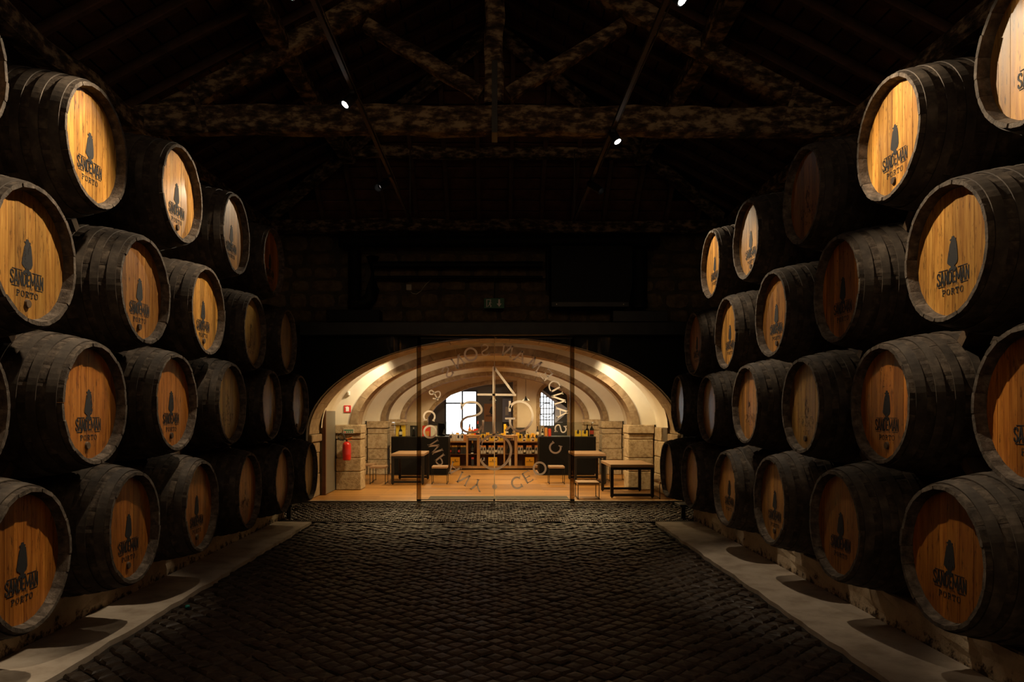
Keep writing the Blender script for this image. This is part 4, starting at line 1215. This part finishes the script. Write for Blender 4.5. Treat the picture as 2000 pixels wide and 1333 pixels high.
obj('header', MB().box(-.09, .09, -.002, -.0005, .05, .072), M['signgreen'], t)
t = thing('wall_sensor', 'small white sensor on the plaster above the fire sign', 'sensor', (PX(682, Yp), Yp, PZ(773, Yp)))
obj('body', MB().bbox(-.02, .02, -.06, .012, 0, .085, .006), M['white'], t)
obj('arm', MB().box(-.008, .008, -.09, -.06, .02, .05), M['cardgrey'], t)
# grey side door in the left jamb
t = thing('side_door', 'plain grey metal door standing in the left jamb behind the glass', 'door', (-3.085, 13.64, 0))
obj('leaf', MB().bbox(-.02, .02, .02, .84, .01, 2.05, .004), M['stainless'], t)
obj('jamb', MB().bbox(-.055, .03, -.02, .018, 0, 2.0, .004), M['jambwood'], t)

# ================================================================== BARRELS
BR, HR, BL = .48, .385, 1.30
REC = .058
NST = 22
XROW = {(-1, 1): -2.485, (1, 1): 2.405}     # the bottom rows stand a little proud
def rad(y): return BR - (BR-HR)*((2*y/BL - 1)**2)
def stave_mesh(k):
    rr = random.Random(50+k)
    half = PI/NST - .0018
    ny = 12; vs = []
    y0 = rr.uniform(-.004, .004); th = .034
    ys = [y0, .059] + [BL*i/ny for i in range(1, ny)] + [BL-.059, BL]
    for i, y in enumerate(ys):
        r = rad(max(0, y))
        tt = {0: .021, 1: .050, len(ys)-2: .050, len(ys)-1: .021}.get(i, th)
        for a, rr_ in ((-half, r-.0025), (-half*.6, r), (half*.6, r), (half, r-.0025), (half, r-tt), (-half, r-tt)):
            vs.append((rr_*math.sin(a), y, rr_*math.cos(a)))
    n = 6
    m_ = len(ys) - 1
    fs = [(i*n+j, i*n+(j+1)%n, (i+1)*n+(j+1)%n, (i+1)*n+j) for i in range(m_) for j in range(n)]
    fs += [tuple(range(n)), tuple(range(m_*n, m_*n+n))[::-1]]
    me = fixn(MB().add(vs, fs).mesh('stave', M['stave']))
    me.materials.append(M['endgrain'])
    for p in me.polygons:            # sawn ends and the chamfer inside them show end grain
        q = [me.vertices[k_].co for k_ in p.vertices]
        if max(c_.y for c_ in q) < .062 and sum(math.hypot(c_.x, c_.z) for c_ in q)/len(q) < rad(.03) - .006: p.material_index = 1
        if max(c_.y for c_ in q) < .006: p.material_index = 1
    return me
STV = [stave_mesh(k) for k in range(4)]
def hoop_mesh(y0, wd_):
    n = 66; vs = []; t_ = .0055
    for k in range(n):
        a = 2*PI*k/n
        for (y, dr_) in ((y0, .0005), (y0, t_+.001), (y0+wd_, t_+.001), (y0+wd_, .0005)):
            r = rad(y) + dr_
            vs.append((r*math.sin(a), y, r*math.cos(a)))
    fs = [(k*4+j, k*4+(j+1)%4, ((k+1)%n)*4+(j+1)%4, ((k+1)%n)*4+j) for k in range(n) for j in range(4)]
    me = fixn(MB().add(vs, fs, True).mesh('hoop', M['hoop']))
    return me
def hoop_sharp(me):
    return me
HP = [hoop_mesh(y, w_) for y, w_ in ((.030, .055), (.135, .05), (.235, .05), (.360, .048))]
HP += [hoop_mesh(BL-y-w_, w_) for y, w_ in ((.030, .055), (.135, .05), (.360, .048))]
for h in HP:
    h.polygons.foreach_set('use_smooth', [False]*len(h.polygons))
RH = .349
def plank_set(k):
    rr = random.Random(200+k)
    n = rr.choice((8, 9, 9, 10)); ws = [rr.uniform(.7, 1.3) for _ in range(n)]
    tot = sum(ws); xs = [-RH]
    for q in ws: xs.append(xs[-1] + 2*RH*q/tot)
    out = []
    for i in range(n):
        a, b = xs[i]+.0012, xs[i+1]-.0012
        m = 6
        top = [(a+(b-a)*j/m, math.sqrt(max(1e-6, RH*RH-(a+(b-a)*j/m)**2))) for j in range(m+1)]
        if top[0][1] < .02: top[0] = (top[0][0]+.003, max(top[0][1], .02))
        poly = [(x, -z) for x, z in top] + top[::-1]
        out.append(fixn(MB().prism([poly], REC + rr.uniform(0, .0012), REC+.022).mesh('head_plank', M['head'])))
    return out
PLK = [plank_set(k) for k in range(5)]
BACK = fixn(MB().tube([(0, REC+.0225, 0), (0, REC+.030, 0)], RH, 32).mesh('head', M['backing']))
REAR = fixn(MB().tube([(0, BL-REC-.02, 0), (0, BL-REC, 0)], RH, 32).mesh('rear_head', M['stave']))
SANS = {
 'S': [[(.40, .76), (.36, .90), (.15, .96), (-.20, .95), (-.38, .84), (-.38, .68), (-.20, .57), (.20, .44), (.38, .32), (.38, .15), (.18, .05), (-.20, .04), (-.38, .12), (-.40, .26)]],
 'A': [[(-.42, 0), (-.08, 1), (.08, 1), (.42, 0)], [(-.28, .28), (.28, .28)]],
 'N': [[(-.36, 0), (-.36, 1)], [(-.36, .96), (.36, .04)], [(.36, 0), (.36, 1)]],
 'D': [[(-.36, 0), (-.36, 1)], [(-.36, .94), (.10, .94), (.34, .80), (.38, .5), (.34, .20), (.10, .06), (-.36, .06)]],
 'E': [[(-.34, 0), (-.34, 1)], [(-.34, .93), (.36, .93)], [(-.34, .5), (.26, .5)], [(-.34, .07), (.38, .07)]],
 'M': [[(-.42, 0), (-.42, 1)], [(-.40, .96), (0, .22), (.40, .96)], [(.42, 0), (.42, 1)]]}
SLAB = {
 'P': [[(-.30, 0), (-.30, 1)], [(-.46, .06), (-.10, .06)], [(-.46, .92), (.12, .92), (.40, .82), (.40, .60), (.12, .48), (-.20, .48)]],
 'O': [[(-.12, .95), (-.40, .80), (-.46, .5), (-.40, .20), (-.12, .05)], [(.12, .95), (.40, .80), (.46, .5), (.40, .20), (.12, .05)]],
 'R': [[(-.30, 0), (-.30, 1)], [(-.46, .06), (-.14, .06)], [(-.46, .92), (.12, .92), (.38, .82), (.38, .60), (.12, .50), (-.20, .50)], [(.06, .48), (.40, .05), (.50, .05)]],
 'T': [[(0, 0), (0, .80)], [(-.20, .06), (.20, .06)], [(-.46, .68), (-.46, .94), (-.06, .94)], [(.06, .94), (.46, .94), (.46, .68)]]}
def stroke_word(body, width, height, font, wd_, mat, fill):
    mb = MB()
    ws = [{'M': 1.34, 'E': .88, 'S': .92}.get(ch, .97) for ch in body]; unit = width/sum(ws); ox = -width/2
    for ch, q_w in zip(body, ws):
        pitch = unit*q_w; mid = ox + pitch/2; ox += pitch
        for pts in font[ch]:
            q = [(mid + x_*(pitch - unit*(1-fill))/.84, (z_-.5)*height) for x_, z_ in pts]
            for p_, r_ in zip(q[:-1], q[1:]):        # straight stencil strokes, each a little overlong
                l_ = math.hypot(r_[0]-p_[0], r_[1]-p_[1]); ex, ez = (r_[0]-p_[0])/l_*wd_*.25, (r_[1]-p_[1])/l_*wd_*.25
                v_, f_ = ribbon([(p_[0]-ex, p_[1]-ez), (r_[0]+ex, r_[1]+ez)], wd_, 3, False); band_mesh(mb, v_, f_, 0, .0008)
    return fixn(mb.mesh('word', mat))
def stencil_set(mat):
    e = emblem(.98, mat)
    for v in e.vertices: v.co.x *= .88
    word = stroke_word('SANDEMAN', .295, .072, SANS, .0090, mat, .73)
    est = text_mesh('EST. 1790', .10, .013, mat, bold=.0)
    por = stroke_word('PORTO', .20, .034, SLAB, .0046, mat, .60)
    bars = MB()
    for a, b, z in ((-.13, -.045, -.088), (.045, .13, -.088), (-.135, -.07, -.178), (.07, .135, -.178)):
        bars.box(a, b, 0, .0008, z-.002, z+.002)
    bm_ = fixn(bars.mesh('rules', mat))
    # flat words get their facing towards the aisle (-y)
    return [('emblem', e, -.098), ('brand_name', word, -.133), ('founding_date', est, -.179), ('place_name', por, -.214), ('rules', bm_, 0)]
STN = {1: stencil_set(M['ink']), 2: stencil_set(M['ink_faded'])}
BUNG = fixn(MB().tube([(0, REC-.012, 0), (0, REC+.002, 0)], [.022, .026], 16).mesh('bung', M['chock']))
OLD4 = None
def old_mark():
    mb = MB()
    for ch, ang_ in (('N', -48), ('D', -24), ('M', 14), ('A', 40)):
        a = math.radians(ang_); up = Vector((math.sin(a), math.cos(a))); rt = Vector((up.y, -up.x))
        for pts, kind in GL[ch]:
            q = [(up.x*.10 + rt.x*p_*.035 + up.x*(q_-.5)*.035, up.y*.10 + rt.y*p_*.035 + up.y*(q_-.5)*.035) for p_, q_ in pts]
            v_, f_ = ribbon(q, .004, 3, len(q) > 4); band_mesh(mb, v_, f_, 0, .0006)
    for q in ([(0, .0), (0, .07), (-.03, .03), (.025, .03)],): 
        v_, f_ = ribbon(q, .004, 3, False); band_mesh(mb, v_, f_, 0, .0006)
    for ch, dx in (('C', -.035), ('S', .035)):
        for pts, kind in GL[ch]:
            q = [(dx + p_*.04, -.045 + q_*.04) for p_, q_ in pts]
            v_, f_ = ribbon(q, .004, 3, len(q) > 4); band_mesh(mb, v_, f_, 0, .0006)
    return fixn(mb.mesh('old_brand', M['ink_faded']))
OLD4 = old_mark()
cop = lambda me, name, parent, loc=(0,0,0), rot=(0,0,0): link(name, me, parent, loc, rot)

def barrel(side, xp, Y, Z, label, group, sten, tint, bung=0, old=False, seed=0):
    """(Y, Z): middle of the head; side -1 left stack, +1 right stack"""
    rr = random.Random(seed*31+5)
    X = xp + rr.uniform(-.008, .008)
    root = thing('oak_barrel', label, 'barrel', (X, Y, Z-BR), (PI/2 if side < 0 else -PI/2) + rr.uniform(-.02, .02), group)
    c = (0, 0, BR)
    a0 = rr.uniform(0, 1)
    for k in range(NST):
        o = cop(STV[rr.randrange(4)], 'stave', root, c, (0, a0 + 2*PI*k/NST, 0))
        s_ = 1 - rr.uniform(0, .005); o.scale = (s_, 1, s_)
    for h in HP: cop(h, 'hoop', root, c, (0, a0, 0))
    hd = cop(BACK, 'head', root, c)
    for me in PLK[rr.randrange(5)]:
        o = cop(me, 'head_plank', hd)
        v = rr.uniform(.76, 1.14)
        o.color = (tint[0]*v, tint[1]*v, tint[2]*v, 1)
    cop(REAR, 'rear_head', root, c)
    if sten:
        for n_, me, dz in STN[sten]:
            cop(me, n_, hd, (0, REC-.0015, dz))
    if old: cop(OLD4, 'old_brand', hd, (0, REC-.0015, .16))
    if bung: cop(BUNG, 'bung', hd, (rr.uniform(-.02, .02), 0, -.265))
    return root
AM = (1, 1, 1); RD = (.86, .62, .44); GR = (.62, .66, .66); PALE = (.98, 1.0, 1.1); DK = (.66, .52, .42); OL = (.72, .86, .80); VIO = (.66, .62, .78)  # head tints; RD, DK and the browns also carry shade where lamps reach little
rows = {
 -1: {
  1: [(64, 1090, 1, RD, 'reddish', 0), (267, 1027, 1, RD, 'reddish', 1), (395, 981, 1, RD, 'reddish', 1), (488, 953, 2, RD, 'shade-toned brown', 0), (557, 936, 0, DK, 'plain brown', 0), (607, 924, 0, OL, 'plain olive', 0)],
  2: [(-84, 800, 1, RD, 'reddish', 0), (193, 798, 1, RD, 'reddish', 1), (353, 802, 1, RD, 'reddish', 1), (458, 800, 2, OL, 'weathered olive', 0), (534, 802, 0, GR, 'weathered grey', 0), (590, 803, 0, GR, 'weathered grey', 1)],
  3: [(72, 500, 1, AM, 'amber', 1), (289, 570, 1, (.86, .74, .66), 'brown', 1), (411, 608, 1, AM, 'amber', 1), (500, 649, 2, OL, 'weathered olive', 0), (566, 670, 0, OL, 'weathered olive', 0)],
  4: [(-84, 90, 1, AM, 'amber', 0), (195, 287, 1, AM, 'amber', 0), (357, 380, 1, PALE, 'pale amber', 1), (463, 458, 1, AM, 'amber', 0), (537, 512, 1, RD, 'shade-toned brown', 0)]},
 1: {
  1: [(1838, 1082, 1, RD, 'reddish', 0), (1628, 1026, 1, DK, 'dark brown', 0), (1500, 975, 1, (.8, .72, .66), 'brown', 1), (1416, 954, 1, (.85, .74, .62), 'brown', 0), (1346, 927, 0, (.7, .62, .6), 'plain brown', 0), (1301, 916, 0, VIO, 'plain grey', 0)],
  2: [(1998, 803, 1, RD, 'reddish', 0), (1714, 792, 1, RD, 'reddish', 1), (1560, 798, 2, GR, 'weathered grey', 1), (1453, 801, 2, (.8, .7, .66), 'faded brown', 0), (1378, 803, 0, (.8, .7, .66), 'plain brown', 0), (1321, 802, 0, VIO, 'plain grey', 0)],
  3: [(1840, 493, 1, AM, 'amber', 0), (1631, 566, 1, (.82, .60, .46), 'brown', 0), (1502, 614, 1, (.84, .74, .66), 'brown', 1), (1415, 651, 1, AM, 'amber', 0), (1353, 672, 1, RD, 'shade-toned brown', 0)],
  4: [(2006, 78, 1, (.80, .80, .84), 'glossy brown', 1), (1728, 271, 1, AM, 'amber', 1), (1563, 383, 2, DK, 'dark brown', 0), (1456, 469, 1, PALE, 'pale amber', 1), (1386, 517, 1, AM, 'amber', 0)]}}
RN = {1: 'bottom', 2: 'second', 3: 'third', 4: 'top'}
allb = {}
sd_ = 0
# middles of the heads, then nudged until no two barrels press into each other
POS = {}
for side in (-1, 1):
    xa_ = abs(XL if side < 0 else XR)
    for r_, lst in rows[side].items():
        xa_ = abs(XROW.get((side, r_), XL if side < 0 else XR))
        for i, q in enumerate(lst):
            Yb = F*xa_/abs(q[0]-VX); POS[(side, r_, i)] = [Yb, PZ(q[1], Yb)]
    for r_ in (1, 3): POS[(side, r_, -1)] = [F*xa_/1295, 1.5 + (-.317 if r_ == 1 else .35)*xa_]
for it in range(200):
    for k_, p in POS.items():
        if k_[1] == 1: p[1] = max(p[1], .219 + BR + .002)
        for k2, q in POS.items():
            if k2 <= k_ or k2[0] != k_[0]: continue
            dy, dz = q[0]-p[0], q[1]-p[1]; d_ = math.hypot(dy, dz)
            if d_ < 2*BR + .012:
                m_ = (2*BR + .013 - d_)/2/d_
                p[0] -= dy*m_; p[1] -= dz*m_; q[0] += dy*m_; q[1] += dz*m_
for side in (-1, 1):
    sn = 'left' if side < 0 else 'right'
    for r_, lst in rows[side].items():
        for i, (x, y, st, tint, tn, bu) in enumerate(lst):
            sd_ += 1
            rowname = {1: 'bottom row', 2: 'second row up', 3: 'third row up', 4: 'top row'}[r_]
            lab = 'oak barrel with %s head, %s from camera in %s of %s stack' % (tn, ordn[i], rowname, sn)
            b_ = barrel(side, XROW.get((side, r_), XL if side < 0 else XR), *POS[(side, r_, i)], lab, 'barrels in the %s stack' % sn, st, tint, bu, old=(side > 0 and r_ == 2 and i in (0, 1)) or (side > 0 and r_ == 3 and i == 1), seed=sd_)
            allb[(side, r_, i)] = b_
    # the barrels just outside the frame that carry the first ones of the rows above
    for r_ in (1, 3):
        sd_ += 1
        lab = 'oak barrel in %s of %s stack, nearest the camera and just out of frame' % ({1: 'bottom row', 3: 'third row'}[r_], sn)
        allb[(side, r_, -1)] = barrel(side, XROW.get((side, r_), XL if side < 0 else XR), *POS[(side, r_, -1)], lab, 'barrels in the %s stack' % sn, 1, RD, 0, seed=sd_)
# wooden chocks between the layers
for (side, r_, i), b_ in list(allb.items()):
    if r_ == 1: continue
    sn = 'left' if side < 0 else 'right'
    up = b_.location + Vector((0, 0, BR))
    for (s2, r2, i2), lo_ in allb.items():
        if s2 != side or r2 != r_-1: continue
        dn = lo_.location + Vector((0, 0, BR))
        dv = Vector((0, up.y-dn.y, up.z-dn.z)); dist = dv.length
        if dist > 1.25: continue
        yy = .42
        r0 = rad(.50) + .002
        gap = dist - 2*r0
        if gap < .005: continue
        u_ = dv.normalized()
        mid = dn + u_*(r0 + gap/2)
        side_dir = Vector((0, u_.z, -u_.y))
        wd2 = .06
        mb = MB()
        vs = []
        for xx in (0, .16):
            for a_, b2 in ((-1, -1), (1, -1), (1, 1), (-1, 1)):
                ext = gap/2 + .001
                p = side_dir*(a_*wd2/2) + u_*(b2*ext)
                vs.append((xx, p.y, p.z))
        mb.add(vs, [(0, 1, 2, 3), (7, 6, 5, 4), (0, 4, 5, 1), (1, 5, 6, 2), (2, 6, 7, 3), (3, 7, 4, 0)])
        xx = (XL - yy - .08) if side < 0 else (XR + yy - .08)
        o = obj('wooden_chock', mb, M['chock'], None, (xx, mid.y, mid.z))
        tag(o, 'wooden chock under the %s side of the %s barrel, %s row, %s stack' % ('near' if dn.y < up.y else 'far', ordn[i], RN[r_], sn), 'chock', 'chocks in the %s stack' % sn)

# short posts that carry the last bottom barrel of each stack beyond the plinth
Yp = 10.62
for side, x0 in ((1, 2.66), (-1, -2.9)):
    t = thing('support_post', 'short steel post under the last bottom barrel of the %s stack' % ('right' if side > 0 else 'left'), 'post', (x0, Yp, -.035))
    obj('upright', MB().bbox(-.03, .03, -.02, .02, .01, .20, .003), M['steel'], t)
    obj('base_plate', MB().bbox(-.06, .06, -.05, .05, 0, .012, .002), M['steel'], t)
    obj('bearer', MB().bbox(-.05 if side > 0 else -1.0, 1.0 if side > 0 else .05, -.04, .30, .20, .235, .003), M['steel'], t)
# scrap of litter on the cobbles
tag(obj('plastic_cap', MB().lathe([(.016, 0), (.018, .004), (.018, .014), (.012, .018)], 12), M['teal'], None, tuple(Vector((PX(366, 5.75), 5.75, .008)))), 'tiny teal plastic cap lying on the cobbles by the left strip', 'litter')
